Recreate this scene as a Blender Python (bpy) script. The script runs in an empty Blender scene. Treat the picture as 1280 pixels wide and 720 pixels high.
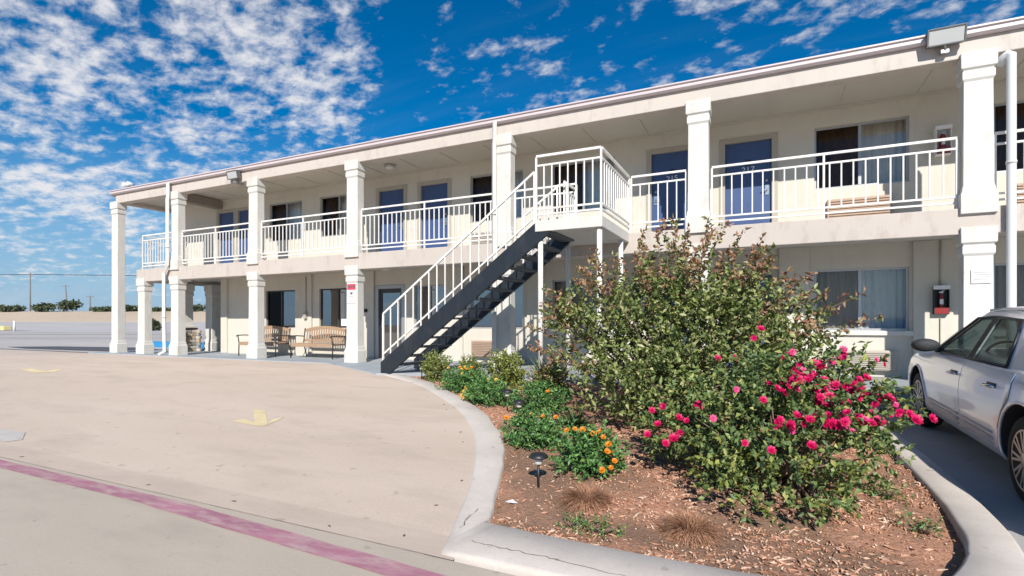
import bpy, bmesh, math, random
import numpy as np
from mathutils import Vector, Matrix
random.seed(7)
RNG = np.random.default_rng(11)
PI = math.pi
scene = bpy.context.scene
C = scene.collection

# ------------------------------------------------------------------ materials
def new_mat(name):
    m = bpy.data.materials.new(name); m.use_nodes = True
    nt = m.node_tree
    return m, nt, nt.nodes['Principled BSDF']

def _coords(nt, scale=(1, 1, 1)):
    g = nt.nodes.new('ShaderNodeNewGeometry')
    mp = nt.nodes.new('ShaderNodeMapping'); mp.inputs['Scale'].default_value = scale
    nt.links.new(g.outputs['Position'], mp.inputs['Vector'])
    return mp.outputs['Vector']

def _noise(nt, vec, scale, detail=4, rough=.55):
    n = nt.nodes.new('ShaderNodeTexNoise')
    n.inputs['Scale'].default_value = scale; n.inputs['Detail'].default_value = detail
    n.inputs['Roughness'].default_value = rough
    nt.links.new(vec, n.inputs['Vector'])
    return n.outputs['Fac']

def _ramp(nt, fac, stops):
    r = nt.nodes.new('ShaderNodeValToRGB')
    e = r.color_ramp.elements
    while len(e) < len(stops): e.new(.5)
    for el, (p, c) in zip(e, stops):
        el.position = p; el.color = (*c, 1) if len(c) == 3 else c
    nt.links.new(fac, r.inputs['Fac'])
    return r.outputs['Color']

def _mix(nt, fac, a, b, mode='MIX'):
    n = nt.nodes.new('ShaderNodeMix'); n.data_type = 'RGBA'; n.blend_type = mode
    for sock, v in ((n.inputs[0], fac), (n.inputs[6], a), (n.inputs[7], b)):
        if isinstance(v, (int, float)): sock.default_value = v
        elif isinstance(v, tuple): sock.default_value = (*v, 1)
        else: nt.links.new(v, sock)
    return n.outputs[2]

def _bump(nt, bsdf, h, strength, dist=.01):
    b = nt.nodes.new('ShaderNodeBump'); b.inputs['Strength'].default_value = strength
    b.inputs['Distance'].default_value = dist
    nt.links.new(h, b.inputs['Height']); nt.links.new(b.outputs['Normal'], bsdf.inputs['Normal'])

def sc3(c, k): return tuple(min(1, x * k) for x in c)

def painted(name, col, rough=.6, var=.08, nscale=3., bump=.15, bscale=60., dirt=None, metallic=0, streak=(1, 1, 1), dk=.75):
    m, nt, b = new_mat(name)
    v = _coords(nt, streak)
    col_out = _ramp(nt, _noise(nt, v, nscale, 5), [(.25, sc3(col, 1 - var)), (.55, col), (.8, sc3(col, 1 + var * .6))])
    if dirt:
        f2 = _noise(nt, _coords(nt, (1, 1, .35)), 5.3, 7, .7)
        fac = _ramp(nt, f2, [(.52, (0, 0, 0)), (.74, (dk, dk, dk))])
        col_out = _mix(nt, fac, col_out, dirt)
    nt.links.new(col_out, b.inputs['Base Color'])
    b.inputs['Roughness'].default_value = rough; b.inputs['Metallic'].default_value = metallic
    if bump: _bump(nt, b, _noise(nt, _coords(nt), bscale, 3), bump, .006)
    return m

def leafy(name, stops, rough=.5, trans=.22):
    m, nt, b = new_mat(name)
    g = nt.nodes.new('ShaderNodeNewGeometry')
    col = _ramp(nt, g.outputs['Random Per Island'], stops)
    nt.links.new(col, b.inputs['Base Color']); b.inputs['Roughness'].default_value = rough
    t = nt.nodes.new('ShaderNodeBsdfTranslucent'); nt.links.new(col, t.inputs['Color'])
    mx = nt.nodes.new('ShaderNodeMixShader'); mx.inputs['Fac'].default_value = trans
    nt.links.new(b.outputs[0], mx.inputs[1]); nt.links.new(t.outputs[0], mx.inputs[2])
    nt.links.new(mx.outputs[0], nt.nodes['Material Output'].inputs['Surface'])
    return m

def glassy(name, tint=(.6, .65, .66), spec=.35, rough=.0):
    m, nt, b = new_mat(name)
    nt.nodes.remove(b)
    tr = nt.nodes.new('ShaderNodeBsdfTransparent'); tr.inputs['Color'].default_value = (*tint, 1)
    gl = nt.nodes.new('ShaderNodeBsdfGlossy'); gl.inputs['Roughness'].default_value = rough
    lw = nt.nodes.new('ShaderNodeLayerWeight'); lw.inputs['Blend'].default_value = spec
    mr = nt.nodes.new('ShaderNodeMapRange'); mr.inputs['To Min'].default_value = spec * .45; mr.inputs['To Max'].default_value = 1
    nt.links.new(lw.outputs['Fresnel'], mr.inputs['Value'])
    mx = nt.nodes.new('ShaderNodeMixShader')
    nt.links.new(mr.outputs[0], mx.inputs[0]); nt.links.new(tr.outputs[0], mx.inputs[1]); nt.links.new(gl.outputs[0], mx.inputs[2])
    nt.links.new(mx.outputs[0], nt.nodes['Material Output'].inputs['Surface'])
    return m

def concrete(name, base, dark, light, streak=(1, 1, 1), scale=.8, crackw=0, spots=True, pits=.25):
    m, nt, b = new_mat(name)
    v = _coords(nt, streak)
    big = _noise(nt, v, scale, 6, .6)
    col = _ramp(nt, big, [(.30, dark), (.5, base), (.72, light)])
    fine = _noise(nt, _coords(nt), 45, 3, .7)
    col = _mix(nt, .35, col, _ramp(nt, fine, [(.3, sc3(base, .82)), (.7, sc3(base, 1.12))]), 'MIX')
    if spots:
        sp = _noise(nt, _coords(nt), 9, 2, .4)
        col = _mix(nt, _ramp(nt, sp, [(.70, (0, 0, 0)), (.76, (.5, .5, .5))]), col, sc3(base, .5))
        st = _noise(nt, _coords(nt, (.5, 1.4, 1)), 1.7, 5, .62)
        col = _mix(nt, _ramp(nt, st, [(.50, (0, 0, 0)), (.76, (.62, .62, .62))]), col, sc3(base, .74))
    nt.links.new(col, b.inputs['Base Color']); b.inputs['Roughness'].default_value = .85
    _bump(nt, b, _noise(nt, _coords(nt), 120, 4, .7), pits, .004)
    return m

M = {}
M['wall'] = painted('cream_wall_paint', (.58, .54, .465), .75, .05, 1.7, .25, 40, dirt=(.44, .40, .335), dk=.4)
M['column'] = painted('white_column_paint', (.61, .59, .545), .6, .04, 2.5, .15, 50, dirt=(.46, .415, .35))
M['slab'] = painted('beige_slab_paint', (.495, .435, .385), .7, .05, 1.3, .25, 35, dirt=(.35, .295, .25))
M['fascia'] = painted('beige_fascia_paint', (.525, .467, .415), .65, .05, 1.1, .12, 30, dirt=(.38, .325, .275))
M['gutter'] = painted('pale_pink_gutter_paint', (.58, .50, .50), .4, .05, 1.6, .0)
M['soffit'] = painted('soffit_paint', (.52, .49, .43), .8, .05, 1.2, .2, 40)
M['taupe'] = painted('taupe_beam_paint', (.27, .225, .19), .7, .05)
M['trim'] = painted('door_trim_paint', (.40, .365, .30), .55, .05)
M['rail'] = painted('white_rail_enamel', (.74, .72, .685), .35, .05, 6, .1, 90, dirt=(.52, .41, .32))
M['blue_door'] = painted('blue_door_paint', (.048, .085, .205), .42, .12, 2.2, .05)
M['navy_steel'] = painted('dark_navy_steel', (.013, .018, .025), .45, .2, 5, .15, 60, dirt=(.04, .04, .042))
M['tread'] = painted('grey_tread', (.10, .11, .125), .7, .15, 8, .3, 60)
M['frame_alu'] = painted('aluminium_frame', (.42, .42, .42), .4, .06, metallic=.6)
M['dark_frame'] = painted('dark_frame', (.05, .05, .052), .5, .1)
M['curtain'] = painted('beige_curtain', (.80, .68, .53), .9, .14, 7, .1, 80, streak=(3, 3, .4))
M['curtain_grey'] = painted('grey_curtain', (.74, .73, .70), .9, .12, 7, .1, 80, streak=(3, 3, .4))
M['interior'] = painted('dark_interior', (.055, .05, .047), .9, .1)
M['glass'] = glassy('window_glass', (.90, .92, .93), .13)
M['glass_dark'] = glassy('screened_window_glass', (.50, .45, .42), .04)
M['glass_mesh'] = glassy('meshed_window_glass', (.74, .73, .72), .06)
M['glass_blue'] = glassy('blue_reflecting_glass', (.24, .26, .28), .60)
M['ac'] = painted('beige_appliance', (.45, .40, .34), .55, .05)
M['ac_brown'] = painted('tan_grille', (.42, .30, .22), .6, .08)
M['black'] = painted('black_plastic', (.02, .02, .022), .45, .15)
M['white_plastic'] = painted('white_pvc', (.70, .70, .70), .35, .03, 3, 0)
M['red'] = painted('red_enamel', (.25, .025, .025), .35, .1)
M['silver'] = painted('brushed_silver', (.55, .55, .55), .3, .05, metallic=.9)
M['white_sign'] = painted('white_sign_face', (.82, .80, .78), .5, .03)
M['sign_red'] = painted('sign_red', (.55, .06, .10), .5, .06)
M['ink'] = painted('sign_ink', (.12, .10, .10), .6, .05)
M['ink_grey'] = painted('faded_ink', (.26, .26, .25), .6, .05)
M['wood'] = painted('honey_teak', (.37, .24, .15), .6, .2, 9, .2, 60, streak=(.5, 3, 3))
M['iron'] = painted('dark_iron', (.045, .03, .024), .5, .2)
M['lamp_glass'] = painted('frosted_globe', (.62, .60, .55), .3, .04)
M['lamp_housing'] = painted('grey_housing', (.13, .13, .13), .45, .1)
M['lens_grey'] = painted('grey_lens', (.46, .47, .46), .12, .05, bump=0)
M['apron'] = concrete('driveway_concrete', (.575, .465, .375), (.51, .405, .32), (.63, .515, .425), (.35, 1.2, 1), .6)
M['street'] = concrete('street_concrete', (.50, .425, .345), (.45, .38, .305), (.555, .475, .39), (.4, 1, 1), .7)
M['kerb'] = concrete('kerb_concrete', (.60, .535, .475), (.49, .43, .375), (.68, .615, .55), (1, 1, 1), 1.6)
M['patch'] = concrete('pale_patch_concrete', (.50, .46, .42), (.42, .385, .36), (.58, .53, .49), (1, 1, 1), 5)
M['parking'] = concrete('parking_concrete', (.41, .395, .385), (.33, .32, .31), (.48, .46, .445), (1, 1, 1), .9)
M['walk'] = concrete('grey_walkway_paint', (.33, .36, .385), (.26, .285, .31), (.40, .43, .45), (1, 1, 1), 1.3)
M['lot'] = concrete('old_asphalt_lot', (.48, .435, .40), (.36, .325, .30), (.58, .535, .495), (.12, .5, 1), .35)
M['road_far'] = concrete('pale_far_road', (.50, .46, .44), (.40, .37, .355), (.58, .54, .52), (.1, .6, 1), .5)
M['lot_dark'] = concrete('dark_asphalt_and_shadow', (.085, .085, .095), (.06, .06, .068), (.12, .12, .13), (.3, 1, 1), .8)  # tarred seams, and the colour of the painted ground shadows
M['soil_base'] = concrete('dry_earth', (.26, .21, .15), (.2, .16, .11), (.33, .27, .2), (1, 1, 1), .1)
M['bank'] = concrete('dry_grass_bank', (.50, .40, .30), (.43, .34, .25), (.56, .46, .35), (.1, .1, 1), .3)
M['lawn'] = concrete('lawn', (.16, .19, .06), (.1, .13, .04), (.24, .24, .09), (1, 1, 1), .5)
M['joint'] = painted('joint_filler', (.31, .255, .21), .9, .3, 6)
M['blue_paint'] = painted('bright_blue_paint', (.03, .24, .50), .5, .1)
M['yellow'] = painted('yellow_kerb_paint', (.66, .56, .27), .6, .15)

def worn_paint(name, col, under, scale=14, lo=.42, hi=.62, stretch=(1, 1, 1)):
    m, nt, b = new_mat(name)
    n = _noise(nt, _coords(nt, stretch), scale, 8, .72)
    big = _noise(nt, _coords(nt), 2.2, 3, .6)
    c1 = _ramp(nt, big, [(.3, sc3(col, .82)), (.7, sc3(col, 1.12))])
    out = _mix(nt, _ramp(nt, n, [(lo, (0, 0, 0)), (hi, (1, 1, 1))]), c1, under)
    nt.links.new(out, b.inputs['Base Color']); b.inputs['Roughness'].default_value = .8
    _bump(nt, b, _noise(nt, _coords(nt), 120, 4, .7), .25, .004)
    return m
M['pink_paint'] = worn_paint('faded_red_kerb_paint', (.41, .175, .23), (.53, .41, .37), 7, .44, .74, (.45, 1.6, 1))
M['arrow_paint'] = worn_paint('faded_yellow_paint', (.70, .57, .33), (.575, .465, .375), 14, .56, .86)

# mulch / soil
def soil_mat():
    m, nt, b = new_mat('mulch_soil')
    v = _coords(nt)
    n1 = _noise(nt, v, 1.3, 5, .6); n2 = _noise(nt, v, 38, 5, .75)
    soil = _ramp(nt, n2, [(.3, (.15, .09, .06)), (.55, (.32, .185, .115)), (.8, (.40, .26, .18))])
    mul = _ramp(nt, n2, [(.3, (.25, .115, .075)), (.5, (.55, .275, .165)), (.75, (.62, .38, .28))])
    col = _mix(nt, _ramp(nt, n1, [(.42, (0, 0, 0)), (.6, (1, 1, 1))]), soil, mul)
    nt.links.new(col, b.inputs['Base Color']); b.inputs['Roughness'].default_value = .95
    _bump(nt, b, n2, .9, .03)
    return m
M['soil'] = soil_mat()
M['chip'] = leafy('mulch_chip', [(0, (.32, .145, .085)), (.4, (.58, .30, .18)), (.75, (.70, .44, .30)), (1, (.78, .61, .47))], .9, 0.0)
M['bark'] = painted('twig_bark', (.20, .145, .10), .85, .3, 20)
M['pole_wood'] = painted('weathered_pole', (.20, .17, .15), .9, .2)
M['leaf_shrub'] = leafy('shrub_leaf', [(0, (.085, .12, .035)), (.4, (.16, .215, .055)), (.75, (.28, .32, .10)), (1, (.44, .42, .20))])
M['leaf_bronze'] = leafy('bronze_leaf', [(0, (.26, .11, .075)), (.5, (.36, .20, .11)), (1, (.38, .30, .14))])
M['leaf_rose'] = leafy('rose_leaf', [(0, (.07, .115, .04)), (.45, (.13, .20, .065)), (.8, (.23, .29, .09)), (1, (.40, .37, .10))])
M['leaf_lime'] = leafy('lime_leaf', [(0, (.13, .17, .03)), (.5, (.22, .26, .05)), (1, (.36, .38, .10))])
M['leaf_marigold'] = leafy('marigold_leaf', [(0, (.055, .14, .05)), (.5, (.10, .24, .065)), (1, (.22, .37, .10))])
M['leaf_strap'] = leafy('strap_leaf', [(0, (.03, .07, .03)), (.6, (.07, .12, .045)), (1, (.14, .19, .07))])
M['leaf_yucca'] = leafy('yucca_leaf', [(0, (.10, .15, .09)), (1, (.20, .25, .15))])
M['leaf_far'] = leafy('far_leaf', [(0, (.07, .10, .05)), (1, (.15, .17, .09))])
M['dry_grass'] = leafy('dry_grass', [(0, (.30, .14, .075)), (.5, (.46, .24, .14)), (1, (.56, .34, .21))], .8, .2)
M['petal_rose'] = leafy('rose_petal', [(0, (.36, .001, .04)), (.5, (.58, .003, .085)), (1, (.74, .010, .16))], .5, .3)
M['petal_pink'] = leafy('faded_rose_petal', [(0, (.72, .03, .20)), (1, (.82, .14, .32))], .5, .3)
M['petal_orange'] = leafy('marigold_petal', [(0, (.60, .15, .01)), (.6, (.75, .26, .012)), (1, (.80, .42, .03))], .5, .25)
M['petal_yellow'] = leafy('yellow_petal', [(0, (.66, .36, .03)), (1, (.80, .54, .09))], .5, .25)
# car
def car_paint():
    m, nt, b = new_mat('silver_car_paint')
    n = _noise(nt, _coords(nt), 900, 2)
    nt.links.new(_ramp(nt, n, [(.3, (.90, .90, .95)), (.7, (.95, .95, .98))]), b.inputs['Base Color'])
    b.inputs['Metallic'].default_value = .35; b.inputs['Roughness'].default_value = .30
    b.inputs['Coat Weight'].default_value = .8; b.inputs['Coat Roughness'].default_value = .05
    return m
M['car'] = car_paint()
M['car_glass'] = glassy('car_glass', (.27, .33, .32), .2)
M['tyre'] = painted('tyre_rubber', (.018, .021, .021), .8, .2, 30)
M['rim'] = painted('alloy_rim', (.62, .58, .53), .35, .05, metallic=.7)
M['chrome'] = painted('chrome', (.75, .75, .75), .12, .02, metallic=1, bump=0)
M['car_dark'] = painted('car_interior', (.03, .032, .036), .7, .15)
M['car_trim'] = painted('body_trim', (.60, .52, .50), .5, .05)

# ------------------------------------------------------------------ mesh builder
class MB:
    def __init__(s): s.v = []; s.f = []; s.mi = []; s.sm = []
    def add(s, vs, fs, mi=0, sm=False):
        o = len(s.v); s.v += [tuple(map(float, p)) for p in vs]
        for f in fs: s.f.append(tuple(i + o for i in f)); s.mi.append(mi); s.sm.append(sm)
        return s
    def box(s, x0, x1, y0, y1, z0, z1, mi=0):
        v = [(x0, y0, z0), (x1, y0, z0), (x1, y1, z0), (x0, y1, z0), (x0, y0, z1), (x1, y0, z1), (x1, y1, z1), (x0, y1, z1)]
        return s.add(v, [(0, 3, 2, 1), (4, 5, 6, 7), (0, 1, 5, 4), (1, 2, 6, 5), (2, 3, 7, 6), (3, 0, 4, 7)], mi)
    def prism(s, poly, z0, z1, mi=0):
        n = len(poly)
        v = [(x, y, z0) for x, y in poly] + [(x, y, z1) for x, y in poly]
        f = [tuple(range(n - 1, -1, -1)), tuple(range(n, 2 * n))] + [(i, (i + 1) % n, n + (i + 1) % n, n + i) for i in range(n)]
        return s.add(v, f, mi)
    def extrude_y(s, poly, y0, y1, mi=0):     # poly in (x, z)
        n = len(poly)
        v = [(x, y0, z) for x, z in poly] + [(x, y1, z) for x, z in poly]
        f = [tuple(range(n)), tuple(range(2 * n - 1, n - 1, -1))] + [(i, n + i, n + (i + 1) % n, (i + 1) % n) for i in range(n)]
        return s.add(v, f, mi)
    def beam(s, a, b, w, h, mi=0, up=(0, 0, 1)):   # rectangular bar from a to b
        a, b = Vector(a), Vector(b); d = (b - a).normalized(); up = Vector(up)
        if abs(d.dot(up)) > .99: up = Vector((0, 1, 0))
        r = d.cross(up).normalized(); u = r.cross(d).normalized()
        vs = []
        for p in (a, b):
            for q, t in ((-1, -1), (1, -1), (1, 1), (-1, 1)): vs.append(p + r * (q * w / 2) + u * (t * h / 2))
        return s.add(vs, [(3, 2, 1, 0), (4, 5, 6, 7), (0, 1, 5, 4), (1, 2, 6, 5), (2, 3, 7, 6), (3, 0, 4, 7)], mi)
    def tube(s, pts, r, n=8, mi=0, caps=True, sm=True):
        pts = [Vector(p) for p in pts]; rs = r if isinstance(r, (list, tuple)) else [r] * len(pts)
        vs = []; ref = None
        for i, p in enumerate(pts):
            d = (pts[min(i + 1, len(pts) - 1)] - pts[max(i - 1, 0)])
            d = d.normalized() if d.length > 1e-9 else Vector((0, 0, 1))
            if ref is None: ref = Vector((0, 0, 1)) if abs(d.z) < .9 else Vector((1, 0, 0))
            u = d.cross(ref).normalized(); w = u.cross(d).normalized(); ref = w
            for k in range(n):
                t = 2 * PI * k / n
                vs.append(p + u * (math.cos(t) * rs[i]) + w * (math.sin(t) * rs[i]))
        fs = []
        for i in range(len(pts) - 1):
            for k in range(n): fs.append((i * n + k, i * n + (k + 1) % n, (i + 1) * n + (k + 1) % n, (i + 1) * n + k))
        s.add(vs, fs, mi, sm)
        if caps:
            o = len(s.v) - len(vs)
            s.f.append(tuple(o + k for k in range(n - 1, -1, -1))); s.mi.append(mi); s.sm.append(False)
            s.f.append(tuple(o + (len(pts) - 1) * n + k for k in range(n))); s.mi.append(mi); s.sm.append(False)
        return s
    def lathe(s, prof, c=(0, 0, 0), n=24, axis='z', mi=0, sm=True, square=False):
        vs = []
        for r, h in prof:
            for k in range(n):
                if square:
                    q = [(-1, -1), (1, -1), (1, 1), (-1, 1)][k]; a, b = q[0] * r, q[1] * r
                else:
                    t = 2 * PI * k / n; a, b = math.cos(t) * r, math.sin(t) * r
                p = (a, b, h) if axis == 'z' else (h, a, b) if axis == 'x' else (b, h, a)
                vs.append((p[0] + c[0], p[1] + c[1], p[2] + c[2]))
        fs = []
        for i in range(len(prof) - 1):
            for k in range(n): fs.append((i * n + k, i * n + (k + 1) % n, (i + 1) * n + (k + 1) % n, (i + 1) * n + k))
        fs.append(tuple(range(n - 1, -1, -1))); fs.append(tuple((len(prof) - 1) * n + k for k in range(n)))
        return s.add(vs, fs, mi, sm)
    def grid(s, P, mi=0, sm=True):            # P[i][j] of points
        r, c = len(P), len(P[0])
        return s.add([p for row in P for p in row],
                     [(i * c + j, i * c + j + 1, (i + 1) * c + j + 1, (i + 1) * c + j) for i in range(r - 1) for j in range(c - 1)], mi, sm)
    def build(s, name, mats, parent=None, bevel=0, solid=0, origin=None, subsurf=0):
        me = bpy.data.meshes.new(name)
        v = s.v
        if origin is not None: v = [(p[0] - origin[0], p[1] - origin[1], p[2] - origin[2]) for p in v]
        me.from_pydata(v, [], s.f)
        for m in (mats if isinstance(mats, (list, tuple)) else [mats]): me.materials.append(m)
        me.polygons.foreach_set('material_index', s.mi); me.polygons.foreach_set('use_smooth', s.sm)
        me.update()
        return link(name, me, parent, bevel, solid, origin)

def link(name, me, parent=None, bevel=0, solid=0, origin=None):
    o = bpy.data.objects.new(name, me); C.objects.link(o)
    if origin is not None: o.location = origin
    if parent is not None:
        o.parent = parent
        if origin is None:                    # meshes are given in world coordinates
            o.matrix_parent_inverse = Matrix.Translation(-world_loc(parent))
        else:
            o.matrix_parent_inverse = Matrix.Translation(-world_loc(parent))
    if solid:
        md = o.modifiers.new('solid', 'SOLIDIFY'); md.thickness = solid; md.offset = -1
    if bevel:
        md = o.modifiers.new('bevel', 'BEVEL'); md.width = bevel; md.segments = 2; md.limit_method = 'ANGLE'
        md.harden_normals = False
    return o

_loc = {}
def world_loc(o): return _loc.get(o.name, Vector((0, 0, 0)))
def tag(o, label=None, cat=None, group=None, kind=None):
    if label: o['label'] = label
    if cat: o['category'] = cat
    if group: o['group'] = group
    if kind: o['kind'] = kind
    return o
def thing(name, loc, label, cat, group=None, kind=None):
    o = bpy.data.objects.new(name, None); C.objects.link(o); o.location = loc; o.empty_display_size = .1
    _loc[o.name] = Vector(loc)
    return tag(o, label, cat, group, kind)
def copy_tree(o, parent=None):
    c = o.copy(); C.objects.link(c)
    if parent is not None: c.parent = parent
    for ch in [q for q in bpy.data.objects if q.parent == o]: copy_tree(ch, c)
    return c

# ------------------------------------------------------------------ levels
def lerp(a, b, t): return a + (b - a) * t
def interp(x, xs, ys):
    if x <= xs[0]: return ys[0]
    for i in range(1, len(xs)):
        if x <= xs[i]: return lerp(ys[i - 1], ys[i], (x - xs[i - 1]) / (xs[i] - xs[i - 1]))
    return ys[-1]
def zg(Y): return interp(Y, [3, 8.6], [-.42, -.02])              # driveway
def zp(Y): return interp(Y, [2.7, 4, 9.4], [-.42, -.45, -.31])   # parking bay

# ------------------------------------------------------------------ ground
FX, FY = -.4327, .9016    # horizontal direction the lot falls away to (towards the far road)
g = MB()
xs = [-2500, -900, -400, -200, -120, -60, -20, 20, 60, 200, 900, 2500]
ys = [-300, -40, -5, 11, 11.5, 40, 90, 160, 300, 700, 2500]
g.grid([[(x, y, -.75 if y < 11.2 else -.12) for x in xs] for y in ys], 0, False)
tag(g.build('ground', M['soil_base']), kind='structure')

s = MB(); s.grid([[(x, y, -.42) for x in (-70, -40, -20, -8, 0, 8, 45)] for y in (-40, -10, 0, 2.695)], 0, False)
tag(s.build('street', M['street']), kind='structure')
KO = [(-6.90, 8.40), (-5.63, 7.75), (-4.53, 6.87), (-3.73, 6.13), (-3.06, 5.31), (-2.68, 4.70), (-2.30, 3.96), (-2.03, 3.30), (-1.78, 2.73)]
KI = [(-6.62, 8.64), (-5.42, 7.98), (-4.30, 7.06), (-3.45, 6.29), (-2.78, 5.45), (-2.40, 4.82), (-2.07, 4.06), (-1.86, 3.55), (-1.78, 3.29)]
rows = []
for Y in [2.703, 3, 3.35, 3.96, 4.7, 5.31, 6.13, 6.87, 7.75, 8.4, 8.6, 9.3, 10.02]:
    kx = interp(Y, [p[1] for p in reversed(KO)], [p[0] for p in reversed(KO)]) + .09 if Y <= 8.4 else interp(Y, [8.4, 10.1], [-6.8, -8])
    rows.append([(lerp(-75, kx, t), Y, zg(Y)) for t in (0, .35, .6, .75, .85, .93, 1)])
s = MB().grid(rows, 0, False); tag(s.build('driveway', M['apron']), kind='structure')
s = MB().grid([[(x, Y, zp(Y)) for x in (1.22, 4, 10, 45)] for Y in (2.70, 4, 6, 9.4, 9.8)], 0, False)
tag(s.build('parking_bay', M['parking']), kind='structure')
s = MB().box(-75, -1.9, 2.692, 2.706, -.46, -.4185); tag(s.build('gutter_joint', M['joint']), kind='structure')
# painted line along the gutter
s = MB()
P = []
for i in range(80):
    x = lerp(-70, -1.2, i / 79) if i < 20 else lerp(-16, -1.2, (i - 20) / 59)
for x in [-70, -40, -20] + [-16 + .25 * i for i in range(60)]:
    j = random.uniform(-.006, .006)
    P.append([(x, interp(x, [-8, -1], [2.71, 2.38]) + j, -.4155), (x, interp(x, [-8, -1], [2.83, 2.485]) - .19 * 0 + random.uniform(-.006, .006), -.4155)])
P = [[(a[0], min(a[1], 2.55) - .06, a[2]), (b[0], min(b[1], 2.64), b[2])] for a, b in P]
s.grid(P, 0, False); tag(s.build('painted_line', M['pink_paint']), kind='structure')
# yellow arrows
def flat_mark(name, polys, label):
    s = MB()
    for poly in polys:
        n = len(poly); s.add([(x, y, zg(y) + .004) for x, y in poly], [tuple(range(n))])
    return tag(s.build(name, M['arrow_paint']), kind='structure')
flat_mark('painted_arrow', [[(-6.719, 5.284), (-6.54, 5.342), (-5.835, 4.791), (-5.732, 4.658), (-5.814, 4.63), (-6.004, 4.733)], [(-6.405, 4.707), (-6.344, 4.841), (-6.034, 4.753), (-5.823, 4.635), (-6.06, 4.659)], [(-5.736, 4.665), (-5.837, 4.79), (-5.928, 4.98), (-5.91, 5.134), (-5.801, 4.911)]], '')
flat_mark('painted_arrow', [[(-17.0, 6.60), (-16.95, 6.78), (-15.6, 6.62), (-15.7, 6.40)], [(-15.95, 6.87), (-15.75, 6.95), (-15.35, 6.62), (-15.55, 6.44)]], '')
s = MB(); s.add([(-9.2, 3.34, zg(3.34) + .005), (-8.55, 3.38, zg(3.38) + .005), (-8.12, 3.18, zg(3.18) + .005), (-8.2, 3.05, zg(3.05) + .005), (-9.2, 3.02, zg(3.02) + .005)], [(4, 3, 2, 1, 0)])
tag(s.build('driveway_patch', M['patch']), kind='structure')

# walkway
wp = [(-21, 10.0), (-9.9, 10.0), (-9.0, 9.45), (-7.05, 8.36), (-6.5, 8.62), (-6.0, 8.92), (1.3, 8.92), (1.3, 9.78), (10, 9.78), (10, 12.4), (-15, 12.4), (-15, 13.6), (-21, 13.6)]
tag(MB().prism(wp, -.5, 0).build('walkway', M['walk'], bevel=.012), kind='structure')

# kerb round the planting bed
st = [(o, i, zg(o[1]) + .016) for o, i in zip(KO[:-1], KI[:-1])]
st += [((-1.80, 2.74), (-1.78, 3.29), -.395), ((-1.2, 2.73), (-1.2, 3.226), -.382), ((-.5, 2.72), (-.5, 3.195), -.372),
       ((.1, 2.74), (.12, 3.20), -.36), ((.62, 2.82), (.56, 3.30), -.345), ((1.02, 3.06), (.84, 3.48), -.335), ((1.26, 3.5), (1.0, 3.76), -.33),
       ((1.37, 4.02), (1.11, 4.11), -.325), ((1.44, 4.6), (1.18, 4.62), -.32), ((1.46, 5.73), (1.2, 5.7), -.30), ((1.40, 7.13), (1.15, 7.1), -.255), ((1.31, 8.0), (1.08, 8.0), -.23), ((1.29, 8.95), (1.05, 8.95), -.205)]
# refine with a smooth spline
def cr(p0, p1, p2, p3, t):
    return tuple(.5 * ((2 * b) + (-a + c) * t + (2 * a - 5 * b + 4 * c - d) * t * t + (-a + 3 * b - 3 * c + d) * t ** 3) for a, b, c, d in zip(p0, p1, p2, p3))
flat = [(o[0], o[1], i[0], i[1], z) for o, i, z in st]
fine = []
for k in range(len(flat) - 1):
    p0, p1, p2, p3 = flat[max(k - 1, 0)], flat[k], flat[k + 1], flat[min(k + 2, len(flat) - 1)]
    if k in (7, 8): p0 = p1 if k == 8 else p0; p3 = p2 if k == 7 else p3
    for t in (0, .25, .5, .75): fine.append(cr(p0, p1, p2, p3, t))
fine.append(flat[-1])
def in_poly(x, y, poly):
    c = False; j = len(poly) - 1
    for i in range(len(poly)):
        if (poly[i][1] > y) != (poly[j][1] > y) and x < (poly[j][0] - poly[i][0]) * (y - poly[i][1]) / (poly[j][1] - poly[i][1]) + poly[i][0]: c = not c
        j = i
    return c
rows = []
for i, (ox, oy, ix, iy, z) in enumerate(fine):
    d = Vector((ix - ox, iy - oy)); e = d.normalized() * .02
    r1 = random.uniform(-.006, .006)
    wob = random.uniform(-.008, .008)
    rows.append([(ox, oy, z - .35), (ox, oy, z - .03), (ox + e.x * .5, oy + e.y * .5, z - .012), (ox + e.x * 1.6, oy + e.y * 1.6, z),
                 (ix - e.x * 1.2 + wob, iy - e.y * 1.2 + wob, z), (ix + wob, iy + wob, z - .018), (ix, iy, z - .35)])
s = MB().grid([list(r) for r in rows], 0, True)
tag(s.build('kerb', M['kerb']), kind='structure')
# cracks in the kerb: dark thin slivers set into the surface
s = MB()
def crack(pts, w, zoff=.0035):
    L = []
    for i, (x, y, z) in enumerate(pts):
        ww = w * random.uniform(.5, 1.3)
        L.append([(x - ww * .4, y - ww, z + zoff), (x + ww * .4, y + ww, z + zoff)])
    s.grid(L, 0, False)
def walk_line(a, b, n, jit):
    return [(lerp(a[0], b[0], i / n) + random.uniform(-jit, jit), lerp(a[1], b[1], i / n) + random.uniform(-jit, jit), lerp(a[2], b[2], i / n)) for i in range(n + 1)]
crack(walk_line((-1.93, 3.42, -.376), (-1.86, 3.05, -.378), 6, .012) , .004)
crack(walk_line((-1.70, 2.93, -.392), (-1.1, 2.90, -.380), 16, .012), .004)
crack(walk_line((-1.1, 2.90, -.380), (-.5, 2.84, -.371), 14, .014), .003)
tag(s.build('kerb_cracks', M['joint']), kind='structure')

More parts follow.
